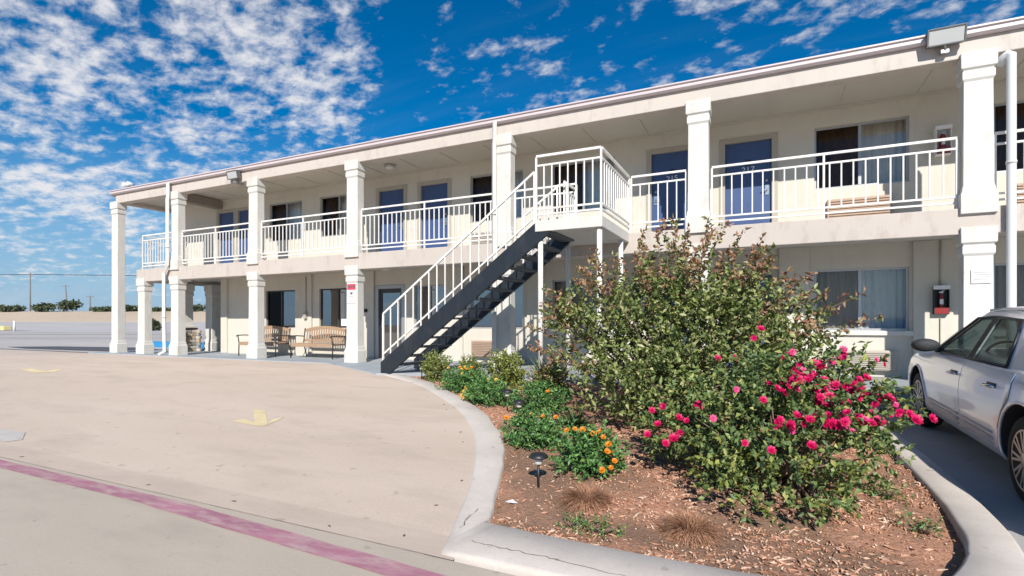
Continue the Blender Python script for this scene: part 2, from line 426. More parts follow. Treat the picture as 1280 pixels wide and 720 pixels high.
# planting bed
bedpoly = [((f[0] + f[2]) / 2, (f[1] + f[3]) / 2) for f in fine] + [(1.2, 8.95), (-6.1, 8.95)]
bedinner = [(f[2], f[3]) for f in fine] + [(1.05, 8.9), (-6.2, 8.9)]
from mathutils import noise as mnoise
def bed_z(x, y):
    t = min(1, max(0, (x + 2.4) / 3.5))
    z = lerp(zg(y) - .05, zp(y) + (.02 if y > 4 else .0), t)
    z += .10 * math.exp(-((x + .4) ** 2 / 2.2 + (y - 5.6) ** 2 / 2.5))
    z += .020 * mnoise.noise(Vector((x * 3, y * 3, 1))) + .012 * mnoise.noise(Vector((x * 9, y * 9, 4)))
    return z
s = MB(); cell = .07; idx = {}
nx, ny = int(8.6 / cell), int(6.2 / cell)
for j in range(ny):
    for i in range(nx):
        x, y = -7.1 + i * cell, 3.0 + j * cell
        if in_poly(x + cell / 2, y + cell / 2, bedpoly):
            q = []
            for (a, b) in ((i, j), (i + 1, j), (i + 1, j + 1), (i, j + 1)):
                if (a, b) not in idx:
                    X, Y = -7.1 + a * cell, 3.0 + b * cell
                    idx[(a, b)] = len(s.v); s.v.append((X, Y, bed_z(X, Y)))
                q.append(idx[(a, b)])
            s.f.append(tuple(q)); s.mi.append(0); s.sm.append(True)
tag(s.build('planting_bed', M['soil']), kind='structure')
# mulch chips
s = MB(); n = 0
while n < 15000:
    x, y = random.uniform(-6.5, 1.2), random.uniform(3.1, 8.7)
    if not in_poly(x, y, bedinner): continue
    dens = .16
    if x > -1.3 and y < 5.2: dens = 1.0 if mnoise.noise(Vector((x * 1.6, y * 1.6, 9))) > -.15 else .22
    elif x > .2: dens = .6
    elif y > 5.6: dens = .45
    if y < 3.45 and x < -.9: dens = .9
    if random.random() > dens: continue
    n += 1
    L, W, T = .005 + .038 * random.random() ** 3, random.uniform(.002, .0065), .003
    a = random.uniform(0, PI); tl = random.uniform(-.35, .35)
    d = Vector((math.cos(a) * math.cos(tl), math.sin(a) * math.cos(tl), math.sin(tl)))
    p = Vector((x, y, bed_z(x, y) + random.uniform(.002, .014)))
    sd_ = Vector((-math.sin(a), math.cos(a), random.uniform(-.3, .3))) * W; b1, b2 = p - d * L, p + d * L
    s.add([b1 - sd_ * .3, b1 + sd_ * random.uniform(.2, 1), p + sd_ * 1.1 + Vector((0, 0, T * 1.5)), b2 + sd_ * .5, b2 - sd_ * random.uniform(.1, .8), p - sd_ + Vector((0, 0, T)), p - Vector((0, 0, .008))],
          [(0, 5, 2, 1), (5, 4, 3, 2), (6, 0, 1), (6, 1, 2), (6, 2, 3), (6, 3, 4), (6, 4, 5), (6, 5, 0)])
tag(s.build('mulch_chips', M['chip']), label='reddish wood mulch chips strewn over the planting bed', cat='mulch', kind='stuff')

# ------------------------------------------------------------------ motel building
B = thing('motel_building', (-8, 10.3, 0), 'long two-storey cream motel with white columns, balcony and flat roof', 'motel')
FYc, WALL = 10.48, 11.95       # column centre line, wall plane
ZS0, ZS1 = 2.38, 2.79          # slab soffit, floor
ZB0, ZB1, ZR = 5.10, 5.40, 5.46
XR = 9.5
def wall_open(name, x0, x1, z0, z1, ops, Y=WALL, th=.18, mat='wall'):
    s = MB()
    X = sorted({x0, x1, *[o[0] for o in ops], *[o[1] for o in ops]}); Z = sorted({z0, z1, *[o[2] for o in ops], *[o[3] for o in ops]})
    for i in range(len(X) - 1):
        for j in range(len(Z) - 1):
            cx, cz = (X[i] + X[i + 1]) / 2, (Z[j] + Z[j + 1]) / 2
            if any(o[0] < cx < o[1] and o[2] < cz < o[3] for o in ops): continue
            for y, fl in ((Y, False), (Y + th, True)):
                q = [(X[i], y, Z[j]), (X[i + 1], y, Z[j]), (X[i + 1], y, Z[j + 1]), (X[i], y, Z[j + 1])]
                s.add(q, [(3, 2, 1, 0) if fl else (0, 1, 2, 3)])
    for a, b, c, d in ops:
        for q in ([(a, c), (a, d)], [(a, d), (b, d)], [(b, d), (b, c)], [(b, c), (a, c)]):
            s.add([(q[0][0], Y, q[0][1]), (q[1][0], Y, q[1][1]), (q[1][0], Y + th, q[1][1]), (q[0][0], Y + th, q[0][1])], [(0, 1, 2, 3)])
    return s.build(name, M[mat], B)
UD = [(-16.95, -16.15), (-15.95, -15.10), (-9.98, -9.08), (-8.53, -7.63), (-2.29, -1.38), (-.76, .15)]
UW = [(-14.45, -13.0), (-12.25, -10.80), (-6.95, -5.43), (-4.65, -3.1), (.89, 2.42), (3.62, 5.15)]
LD = [(-10.0, -9.15), (-2.29, -1.38), (-.76, .15)]
LW = [(-14.62, -13.30), (-12.28, -10.85), (-8.75, -7.75), (-6.95, -5.43), (-4.65, -3.1), (.89, 2.42), (3.62, 5.15)]
ZU = (3.64, 4.86); ZL = (.87, 2.06)
wall_open('wall', -18.9, XR, ZS1, 5.35, [(a, b, ZS1 + .001, 4.79) for a, b in UD] + [(a, b, *ZU) for a, b in UW])
wall_open('wall', -16.75, XR, 0, ZS0 + .2, [(a, b, .001, 2.05) for a, b in LD] + [(a, b, *ZL) for a, b in LW])
s = MB().box(-16.75, -16.57, WALL + .181, 19, 0, ZS0 + .2).box(-18.9, -18.72, WALL + .181, 19, ZS1, 5.35).box(XR - .18, XR, WALL + .181, 19, 0, 5.35)
s.box(-18.9, XR, 19, 19.18, 0.0, 5.35)
s.build('wall', M['wall'], B)
# floors
MB().box(-18.78, XR, 10.60, 19, ZS0 + .14, ZS1).build('balcony_floor', M['soffit'], B)
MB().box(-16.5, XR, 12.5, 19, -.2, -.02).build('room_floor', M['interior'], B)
MB().box(-18.78, XR, 10.33, 10.60, ZS0, ZS1 - .003).build('balcony_edge_beam', M['slab'], B, bevel=.012)
MB().box(-18.78, -18.5, 10.603, 13.4, ZS0, ZS1 - .003).build('balcony_edge_beam', M['slab'], B, bevel=.012)
# soffit battens, upper ceiling
s = MB().box(-19.9, XR, 10.60, 11.95, 5.22, 5.28).box(-19.9, -18.9, 11.95, 13.4, 5.22, 5.28)
s.build('ceiling', M['soffit'], B)
s = MB()
x = -18.2
while x < XR:
    s.box(x - .02, x + .02, 10.62, 11.93, 5.206, 5.219); x += 1.22
s.box(-18.8, XR, 11.88, 11.945, 5.18, 5.219)
s.build('ceiling_battens', M['soffit'], B)
# roof
MB().box(-19.98, XR, 10.33, 10.60, ZB0, ZB1).build('roof_beam', M['fascia'], B, bevel=.012)
MB().box(-19.98, -19.71, 10.603, 13.4, ZB0, ZB1).build('roof_beam', M['fascia'], B, bevel=.012)
MB().box(-17.0, -16.72, 10.68, 11.94, 4.92, 5.205).build('cross_beam', M['taupe'], B, bevel=.01)
rf = MB().box(-20.12, XR + .1, 10.33, 19.4, 5.402, ZR + .03).build('roof', M['fascia'], B, bevel=.01)
s = MB(); prof = [(10.325, 5.395), (10.27, 5.395), (10.235, 5.425), (10.235, 5.465), (10.245, 5.47), (10.245, 5.495), (10.215, 5.50), (10.215, 5.525), (10.325, 5.525)]
n = len(prof); vs = [(-20.2, y, z) for y, z in prof] + [(XR + .1, y, z) for y, z in prof]
s.add(vs, [tuple(range(n)), tuple(range(2 * n - 1, n - 1, -1))] + [(i, n + i, n + (i + 1) % n, (i + 1) % n) for i in range(n)])
s.build('gutter', M['gutter'], rf)
s = MB().box(-20.2, -20.125, 10.33, 19.4, 5.36, 5.52); s.build('gutter', M['gutter'], rf)
# columns
def column(x, y, z0, z1, name='column', base=.30, slim=True, parent=B):
    prof = [(.225, z0), (.225, z0 + base), (.205, z0 + base + .04), (.198, z0 + base + .10), (.186, z0 + base + .13), (.178, z1 - .44),
            (.20, z1 - .40), (.20, z1 - .29), (.186, z1 - .285), (.186, z1 - .265), (.218, z1 - .235), (.222, z1 - .0)]
    s = MB().lathe(prof, (x, y, 0), 4, square=True, sm=False)
    if slim: s.v = [(p[0], y - .062 + (p[1] - y) * (abs(p[1] - y) - .062) / abs(p[1] - y), p[2]) for p in s.v]
    return s.build(name, M['column'], parent, bevel=.012)
CX = [-16.74, -13.15, -9.48, -5.17, -1.11, 2.95, 7.0]
for x in CX:
    column(x, FYc + .02, 0, ZS0 + .10); column(x, FYc + .02, ZS1 - .10, ZB0 + .06)
column(-18.50, FYc + .02, 0, ZS0 + .10); column(-20.02, FYc + .02, 0, ZB0 + .06)
column(-18.15, 12.60, 0, ZS0 + .02, slim=False)
c2 = column(-18.62, 11.85, .80, ZS0 + .02, base=.1, slim=False)
s = MB()
for i in range(7):
    for j in range(4):
        for (nx_, ny_) in ((0, -1), (-1, 0), (1, 0), (0, 1)):
            a = -.27 + .18 * j - (.045 if i % 2 else 0); w = .17
            z0 = .11 * i; d = random.uniform(.25, .275)
            if nx_ == 0: s.box(-18.62 + a, -18.62 + a + w, 11.85 + ny_ * d - .03, 11.85 + ny_ * d + .03, z0 + .006, z0 + .104, random.randint(0, 2))
            else: s.box(-18.62 + nx_ * d - .03, -18.62 + nx_ * d + .03, 11.85 + a, 11.85 + a + w, z0 + .006, z0 + .104, random.randint(0, 2))
s.box(-18.86, -18.38, 11.61, 12.09, 0, .775, 1)
M['stone_a'] = painted('grey_stone', (.30, .29, .26), .9, .25, 8, .5, 40); M['stone_b'] = painted('tan_stone', (.45, .36, .25), .9, .25, 8, .5, 40); M['stone_c'] = painted('pale_stone', (.52, .48, .42), .9, .2, 8, .5, 40)
s.build('stone_base', [M['stone_a'], M['stone_b'], M['stone_c']], c2, bevel=.012)
MB().box(-18.91, -18.33, 11.56, 12.14, .778, .85).build('stone_cap', M['iron'], c2, bevel=.015)
# pilasters and sills on the ground floor wall
for a, b in ((-16.752, -16.45), (-15.05, -14.80), (-12.95, -12.55), (-10.62, -10.12), (-7.55, -7.15), (-5.30, -4.90), (-1.25, -.92), (.27, .80), (2.47, 3.05)):
    MB().box(a, b, WALL - .065, WALL - .001, 0.001, ZS0 + .138).build('pilaster', M['wall'], B, bevel=.008)
# conduit
s = MB().tube([(-12.75, WALL - .085, 2.45), (-12.75, WALL - .085, 1.25)], .014, 6).box(-12.80, -12.70, WALL - .15, WALL - .067, 1.15, 1.35)
s.build('conduit', M['trim'], B)
s = MB().tube([(2.86, WALL - .085, 2.5), (2.86, WALL - .085, 1.66)], .013, 6).build('conduit', M['trim'], B)
s = MB().tube([(2.86, WALL - .085, 1.1), (2.86, WALL - .085, .05)], .010, 6)
s.build('conduit', M['trim'], B)

def curtain_mb(x0, x1, z0, z1, y, amp=.025, wl=.11):
    n = int((x1 - x0) / .02) + 2; P = []
    ph = random.uniform(0, 6)
    for k in range(5):
        z = lerp(z0, z1, k / 4)
        P.append([(lerp(x0, x1, i / n), y + amp * (math.sin(2 * PI * lerp(x0, x1, i / n) / wl + ph) + .5 * math.sin(2 * PI * lerp(x0, x1, i / n) / (wl * 2.3)) ), z) for i in range(n + 1)])
    return MB().grid(P)
def window(x0, x1, z0, z1, left='glass', right='glass', curt='both', cm='curtain_grey', sill=False, frame='frame_alu'):
    y = WALL + .06; fw = .04
    s = MB()
    s.box(x0, x1, y, y + .05, z0, z0 + fw).box(x0, x1, y, y + .05, z1 - fw, z1).box(x0, x0 + fw, y, y + .05, z0 + fw, z1 - fw).box(x1 - fw, x1, y, y + .05, z0 + fw, z1 - fw)
    xm = (x0 + x1) / 2
    s.box(xm - .025, xm + .025, y - .006, y + .05, z0 + fw, z1 - fw)
    w = s.build('window', M[frame], B)
    MB().box(x0 + fw, xm - .025, y + .02, y + .026, z0 + fw, z1 - fw).build('pane', M[left], w)
    MB().box(xm + .025, x1 - fw, y + .028, y + .034, z0 + fw, z1 - fw).build('pane', M[right], w)
    if curt in ('both', 'left'): curtain_mb(x0 - .05, xm + .02, z0 - .1, z1 + .05, y + .22).build('curtain', M[cm], w)
    if curt in ('both', 'right'): curtain_mb(xm - .02, x1 + .05, z0 - .1, z1 + .05, y + .24).build('curtain', M[cm], w)
    if sill: MB().box(x0 - .06, x1 + .06, WALL - .06, WALL + .055, z0 - .09, z0 - .002).build('sill', M['column'], w, bevel=.008)
    return w
for i, (a, b) in enumerate(UW):
    window(a, b, *ZU, left='glass_dark', right='glass', curt='both', cm='curtain' if i in (4, 5) else 'curtain_grey')
for i, (a, b) in enumerate(LW):
    if i < 4: window(a, b, *ZL, left='glass_dark' if i == 0 else 'glass_blue', right='glass_blue', curt='none', frame='dark_frame' if i < 2 else 'frame_alu')
    else: window(a, b, *ZL, left='glass_mesh', right='glass', curt='both', cm='curtain_grey', sill=True)

def text_mesh(txt, size, ext=.002):
    cu = bpy.data.curves.new('numerals', 'FONT'); cu.body = txt; cu.size = size; cu.extrude = ext; cu.align_x = 'CENTER'
    o = bpy.data.objects.new('numerals', cu); C.objects.link(o)
    dg = bpy.context.evaluated_depsgraph_get()
    me = bpy.data.meshes.new_from_object(o.evaluated_get(dg)); bpy.data.objects.remove(o)
    return me
def door(x0, x1, z0, num=None, hinge='left', glass=False):
    z1 = z0 + 1.995; y = WALL + .05
    if glass:
        d = MB().box(x0 + .03, x1 - .03, y, y + .045, z0 + .01, z0 + .14).box(x0 + .03, x1 - .03, y, y + .045, z1 - .12, z1 - .005).box(x0 + .03, x0 + .10, y, y + .045, z0 + .14, z1 - .12).box(x1 - .10, x1 - .03, y, y + .045, z0 + .14, z1 - .12).build('door', M['dark_frame'], B)
        MB().box(x0 + .10, x1 - .10, y + .02, y + .026, z0 + .14, z1 - .12).build('pane', M['glass_blue'], d)
        hx = x0 + .13
    else:
        d = MB().box(x0 + .02, x1 - .02, y, y + .045, z0 + .01, z1 - .005).build('door', M['blue_door'], B, bevel=.004)
        hx = x0 + .10 if hinge == 'right' else x1 - .10
    s = MB()
    s.box(x0 - .10, x0 + .015, WALL - .02, y + .02, z0, z1 + .10).box(x1 - .015, x1 + .10, WALL - .02, y + .02, z0, z1 + .10).box(x0 + .015, x1 - .015, WALL - .02, y + .02, z1 - .003, z1 + .10)
    s.build('door_frame', M['trim'] if not glass else M['frame_alu'], d, bevel=.006)
    s = MB().box(hx - .035, hx + .035, y - .014, y - .001, z0 + .86, z0 + 1.06).tube([(hx, y - .01, z0 + .95), (hx, y - .055, z0 + .95), (hx + (.1 if hinge == 'right' else -.1), y - .055, z0 + .95)], .011, 6)
    s.lathe([(.028, y - .012), (.028, y - .001)], (hx, 0, z0 + 1.16), 12, 'y')
    s.build('handle', M['silver'], d)
    if num:
        xm = (x0 + x1) / 2
        s = MB().box(xm - .055, xm + .055, y - .008, y - .001, z0 + 1.50, z0 + 1.62); pl = s.build('door_plate', M['black'], d)
        MB().lathe([(.014, y - .014), (.014, y - .0085)], (xm, 0, z0 + 1.56), 10, 'y').build('peephole', M['silver'], pl) if False else None
        me = text_mesh(num, .17); me.materials.append(M['white_plastic'])
        o = bpy.data.objects.new('room_number', me); C.objects.link(o)
        o.parent = d; o.matrix_parent_inverse = Matrix.Translation(-world_loc(d))
        o.location = (xm, y - .006, z0 + 1.36); o.rotation_euler = (PI / 2, 0, 0)
    return d
nums = [None, None, None, None, '215', '217']
for (a, b), nm in zip(UD, nums): door(a, b, ZS1, nm, 'right' if nm == '215' else 'left')
door(*LD[0], 0, None, 'right', glass=True)
for a, b in LD[1:]: door(a, b, 0, None)

# railings on the balcony
def rail_panel(s, a, b, zf, posts=True, step=.165, top=1.12, end_posts=(True, True)):
    a, b = Vector(a), Vector(b); L = (b - a).length; up = Vector((0, 0, 1))
    z = lambda h: up * (zf + h)
    s.beam(a + z(top), b + z(top), .038, .038); s.beam(a + z(top - .165), b + z(top - .165), .03, .03)
    s.beam(a + z(.20), b + z(.20), .03, .03); s.beam(a + z(.105), b + z(.105), .03, .03)
    n = max(1, round(L / step))
    for k in range(1, n):
        p = a.lerp(b, k / n); s.beam(p + z(.216), p + z(top - .18), .021, .021)
    np_ = max(1, round(L / 1.8))
    for k in range(np_ + 1):
        if (k == 0 and not end_posts[0]) or (k == np_ and not end_posts[1]): continue
        p = a.lerp(b, k / np_); s.beam(p + z(0.0), p + z(top - .02), .032, .032)
RY = 10.44
bays = [(-18.62, -16.95), (-16.53, -13.36), (-12.94, -9.69), (-9.27, -5.40), (-4.94, -3.52), (-2.38, -1.34), (-.88, 2.72), (3.18, 6.77)]
for a, b in bays:
    s = MB(); rail_panel(s, (a, RY, 0), (b, RY, 0), ZS1, step=.14 if a < -6 else .168); s.build('balcony_railing', M['rail'], B)
s = MB(); rail_panel(s, (-18.64, RY + .03, 0), (-18.64, 13.2, 0), ZS1); s.build('balcony_railing', M['rail'], B)

# ------------------------------------------------------------------ staircase
S = thing('steel_staircase', (-5.2, 9.0, 0), 'outdoor staircase with dark navy stringers, open treads and white railings up to the balcony', 'staircase')
X0, X1 = -7.0, -3.60
YN, YF = 8.44, 9.62
def zt(x): return lerp(.22, 2.76, (x - X0) / (X1 - X0))     # top edge of the stringer
slope = (2.76 - .22) / (X1 - X0)
for y in (YN, YF - .06):
    poly = [(X0, 0.004), (X0, .22), (X1, 2.76), (X1 + .30, 2.60), (X1 + .22, 2.545), (X0 + .21, 0.004)]
    s = MB().extrude_y([(p[0], p[1]) for p in poly], y, y + .012)
    # channel flanges
    s.beam((X0, y + .035, .215), (X1, y + .035, 2.755), .066, .012)
    s.beam((X0 + .22, y + .035, .012), (X1 + .2, y + .035, 2.535), .066, .012)
    s.build('stringer', M['navy_steel'], S)
nst = 14
for k in range(nst):
    z = .19 + k * (2.79 - .19) / (nst)
    x = X0 + .02 + (z - .02) / slope - .02
    s = MB().box(x, x + .275, YN + .075, YF - .075, z - .035, z)
    s.build('step', M['tread'], S, bevel=.004)
def stair_rail(y, xa=X0 + .04, n=18):
    s = MB()
    a, b = Vector((xa, y, 0)), Vector((X1 - .03, y, 0))
    za, zb = zt(a.x), zt(b.x)
    up = Vector((0, 0, 1))
    s.beam(a + up * (za + .95), b + up * (zb + .92), .036, .036)
    s.beam(a + up * (za + .13), b + up * (zb + .13), .03, .03)
    for k in range(n + 1):
        t = k / n; p = a.lerp(b, t); z0 = lerp(za, zb, t)
        if k in (0, n): s.beam(p + up * (z0 - .02), p + up * (z0 + lerp(.95, .92, t)), .032, .032)
        else: s.beam(p + up * (z0 - .01), p + up * (z0 + lerp(.94, .91, t)), .021, .021)
    return s
stair_rail(YN + .035).build('stair_railing', M['rail'], S)
s = stair_rail(YF - .02, -4.35, 4); s.beam((X1 - .03, YF - .02, 3.68), (-3.46, YF + .05, 3.72), .036, .036); s.beam((-3.46, YF + .05, 2.79), (-3.46, YF + .05, 3.74), .032, .032)
s.build('stair_railing', M['rail'], S)
MB().box(-3.60, -2.40, YN - .02, 10.325, 2.60, 2.79).build('landing', M['column'], S, bevel=.01)
s = MB(); rail_panel(s, (-3.58, YN, 0), (-2.42, YN, 0), 2.79, step=.145); s.build('landing_railing', M['rail'], S)
s = MB(); rail_panel(s, (-2.42, YN + .04, 0), (-2.42, 10.40, 0), 2.79, step=.15, end_posts=(False, True)); s.build('landing_railing', M['rail'], S)
s = MB(); rail_panel(s, (-3.54, 9.75, 0), (-3.54, 10.40, 0), 2.79, step=.12, top=1.0); s.build('landing_railing', M['rail'], S)
for x, y in ((-3.53, YN + .07), (-2.47, YN + .07), (-3.53, 9.95), (-2.47, 9.95)):
    MB().tube([(x, y, -.2), (x, y, 2.6)], .045, 12).build('landing_post', M['rail'], S)

# ------------------------------------------------------------------ fixtures on the building
def floodlight(x, y, z, w, label):
    t = thing('floodlight', (x, y, z), label, 'floodlight', 'floodlights along the roof edge')
    h = w * .55
    R = Matrix.Rotation(math.radians(14), 4, 'X')
    def tr(pts): return [tuple(R @ Vector(p) + Vector((x, y - .16, z))) for p in pts]
    s = MB().box(-w / 2, w / 2, .0, .10, -h / 2, h / 2); s.box(-w / 2 + .06, w / 2 - .06, .10, .16, -h / 2 + .05, h / 2 - .05)
    for a in (-1, 1): s.box(a * w / 2 - .012, a * w / 2 + .012, -.03, .0, -h / 2, h / 2)
    s.box(-w / 2 + .013, w / 2 - .013, -.03, -.0, h / 2 - .02, h / 2 + .004).box(-w / 2 + .013, w / 2 - .013, -.03, -.0, -h / 2 - .004, -h / 2 + .02)
    s.v = tr(s.v); s.build('housing', M['lamp_housing'], t, bevel=.004)
    s = MB().box(-w / 2 + .014, w / 2 - .014, -.018, -.012, -h / 2 + .022, h / 2 - .022); s.v = tr(s.v); s.build('lens', M['lens_grey'], t)
    MB().box(x - .05, x + .05, y - .10, y + .18, z - h / 2 - .10, z - h / 2 - .05).tube([(x, y - .09, z - h / 2 - .06), (x, y - .12, z - .02)], .018, 6).build('bracket', M['frame_alu'], t)
floodlight(2.52, 10.32, 5.42, .46, 'large grey floodlight on the roof edge above the right-hand tall column and white drainpipe')
floodlight(-13.8, 10.32, 5.28, .42, 'grey floodlight on the roof edge over the two wooden benches')
t = thing('floodlight', (-19.1, 10.3, 5.50), 'small pale twin-head floodlight on the far left roof corner', 'floodlight', 'floodlights along the roof edge')
MB().tube([(-19.1, 10.3, 5.50), (-19.1, 10.3, 5.60)], .02, 6).build('bracket', M['silver'], t)
for dx in (-.12, .12):
    MB().lathe([(.03, 0.08), (.05, .0), (.075, -.14), (.07, -.14)], (-19.1 + dx, 10.3, 5.63), 10, 'y').build('lamp_head', M['white_plastic'], t)

def downspout(pts, r, label, sq=False):
    t = thing('downspout', pts[-1], label, 'drainpipe', 'drainpipes on the motel front')
    MB().tube(pts, r, 12 if not sq else 4, sm=not sq).build('pipe', M['white_plastic'] if not sq else M['column'], t)
    for z in (1.2, 3.4):
        x, y = min(((abs(p[2] - z), p) for p in pts))[1][:2]
        MB().lathe([(r + .008, z - .02), (r + .008, z + .02)], (x, y, 0), 12).build('pipe_bracket', M['column'], t)
downspout([(3.20, 10.37, 4.90), (3.24, 10.32, 5.00), (3.285, 10.26, 5.03), (3.31, 10.25, 5.0), (3.31, 10.25, 4.9), (3.31, 10.25, 3.4), (3.31, 10.25, 1.2), (3.31, 10.25, -.25)], .058, 'round white drainpipe in front of the motel at its right end, behind the parked car')
downspout([(-5.33, 10.22, 5.42), (-5.33, 10.22, 5.0), (-5.33, 10.20, 4.9), (-5.33, 10.20, 3.4), (-5.33, 10.20, 2.5), (-5.33, 10.20, 1.2), (-5.33, 10.20, .05)], .055, 'cream drainpipe down the column directly behind the staircase', True)
downspout([(-16.9, 10.22, 5.42), (-16.9, 10.22, 5.0), (-16.9, 10.2, 4.9), (-16.9, 10.20, 3.4), (-16.9, 10.2, 2.85), (-17.08, 10.2, 2.6), (-17.08, 10.2, 2.3), (-17.08, 10.2, 1.2), (-17.05, 10.2, .12), (-17.15, 10.08, .02)], .06, 'cream drainpipe with an offset bend at balcony level, near the left end', True)

def ceiling_light(x, y, z, label):
    t = thing('ceiling_light', (x, y, z), label, 'lamp', 'dome lamps under the ceilings')
    MB().lathe([(.15, 0), (.15, -.03), (.13, -.035)], (x, y, z), 16).build('base_ring', M['frame_alu'], t)
    MB().lathe([(.13, -.036), (.12, -.07), (.08, -.10), (.02, -.115)], (x, y, z), 16).build('lamp_shade', M['lamp_glass'], t)
ceiling_light(-8.98, 11.2, 5.205, 'round dome lamp on the upstairs ceiling in front of two blue doors')
ceiling_light(-9.04, 11.1, 2.515, 'round dome lamp under the balcony above the glass office door')
ceiling_light(-17.4, 11.2, 2.515, 'round dome lamp under the balcony at the open left corner')

def ac_unit(x0, x1, z0, z1, label, mat='ac', y=WALL - .13):
    t = thing('air_conditioner', ((x0 + x1) / 2, y, z0), label, 'air conditioner', 'air conditioners built in under the room windows')
    MB().box(x0, x1, y, WALL - .002, z0, z1).build('case', M[mat], t, bevel=.012)
    s = MB(); n = 9
    for k in range(n):
        z = lerp(z0 + .04, z1 - .04, k / (n - 1)); s.beam((x0 + .04, y - .010, z), (x1 - .04, y - .010, z), .02, .022)
    s.build('grille', M[mat], t)
ac_unit(1.16, 2.2, .12, .50, 'beige air conditioner under the downstairs window beside the silver car')
ac_unit(1.1, 2.14, 2.95, 3.40, 'tan air conditioner under the upstairs window right of the second numbered blue door', 'ac_brown')
ac_unit(3.85, 4.85, 2.95, 3.40, 'tan air conditioner on the balcony beyond the tall white drainpipe', 'ac_brown')
ac_unit(-6.85, -6.2, .14, .56, 'brownish air conditioner low on the wall behind the staircase', 'ac_brown')
ac_unit(-6.85, -6.0, 2.95, 3.36, 'beige air conditioner on the balcony behind the middle of the stair railing')

def extinguisher(x, z0, label, l2, front=.0):
    y = WALL - .16
    t = thing('extinguisher_cabinet', (x, WALL, z0), label, 'cabinet', 'fire extinguisher cabinets on the wall')
    yb = WALL - .067 if front else WALL - .002
    s = MB().box(x - .11, x + .11, yb - .01, yb, z0, z0 + .5).box(x - .11, x - .10, y, yb - .01, z0, z0 + .5).box(x + .10, x + .11, y, yb - .01, z0, z0 + .5).box(x - .10, x + .10, y, yb - .01, z0 + .49, z0 + .5).box(x - .10, x + .10, y, yb - .01, z0, z0 + .01)
    MB().box(x - .12, x + .12, y - .006, y + .014, z0 + .445, z0 + .515).build('rim', M['white_sign'], t)
    s.build('case', M['black' if front else 'white_sign'], t)
    s = MB().box(x - .10, x + .10, y - .003, y, z0 + .01, z0 + .12); s.build('lower_panel', M['red'], t)
    f = thing('fire_extinguisher', (x, (y + yb) / 2, z0 + .01), l2, 'fire extinguisher', 'fire extinguishers in cabinets')
    yc = (y + yb) / 2 - .004; r = .034 if front else .05
    MB().lathe([(r * .8, z0 + .012), (r, z0 + .03), (r, z0 + .32), (r * .7, z0 + .36), (r * .35, z0 + .375)], (x, yc, 0), 14).build('cylinder', M['red'], f)
    MB().box(x - .03, x + .03, yc - .016, yc + .016, z0 + .378, z0 + .41).beam((x, yc, z0 + .41), (x + .05, yc, z0 + .43), .015, .01).build('valve', M['silver'], f)
    MB().box(x - .026, x + .026, yc - r - .003, yc - r + .004, z0 + .18, z0 + .27).build('paper_tag', M['white_sign'], f)
extinguisher(2.86, 1.17, 'dark fire extinguisher cabinet on the downstairs wall beside the silver car', 'red fire extinguisher inside the downstairs dark cabinet', .1)
extinguisher(2.89, 4.03, 'white-rimmed fire extinguisher cabinet on the upstairs wall beside the right column', 'red fire extinguisher inside the upstairs white-rimmed cabinet')

# signs
yf = FYc + .02 - .187
t = thing('warning_sign', (-9.48, yf, 1.6), 'white notice with a red header on the column left of the staircase', 'sign')
MB().box(-9.63, -9.33, yf - .012, yf - .003, 1.53, 2.02).build('sign_board', M['white_sign'], t)
MB().box(-9.62, -9.34, yf - .016, yf - .0125, 1.86, 2.01).build('header', M['sign_red'], t)
s = MB()
for k, xx in enumerate((-9.59, -9.54, -9.49, -9.44, -9.39)): s.box(xx, xx + .032, yf - .018, yf - .0165, 1.91, 1.965)
s.box(-9.52, -9.44, yf - .015, yf - .0125, 1.74, 1.80)
for zz in (1.69, 1.65, 1.60, 1.565): s.box(-9.59, -9.37 - random.uniform(0, .05), yf - .015, yf - .0125, zz, zz + .012)
s.build('lettering', M['ink'], t)
t = thing('notice_sign', (2.95, yf, 1.6), 'small cream notice plate with faint lines on the column beside the white drainpipe', 'sign')
MB().box(2.86, 3.10, yf - .012, yf - .003, 1.62, 1.83).build('sign_board', M['white_sign'], t)
s = MB()
for zz in (1.78, 1.745, 1.71, 1.675): s.box(2.885, 3.07, yf - .015, yf - .0125, zz, zz + .010)
s.build('lettering', M['ink_grey'], t)
t = MB().box(-11.42, -11.14, WALL + .03, WALL + .034, .93, 1.14).build('paper_notice', M['white_sign']); tag(t, 'white paper notice taped inside the corner of the window behind the right bench', 'notice')
t = MB().box(-10.50, -10.34, WALL - .12, WALL - .067, 1.33, 1.42).box(-10.49, -10.35, WALL - .14, WALL - .12, 1.35, 1.40).build('key_drop_box', M['black'], bevel=.004); tag(t, 'small black box on the wall left of the glass office door', 'box')

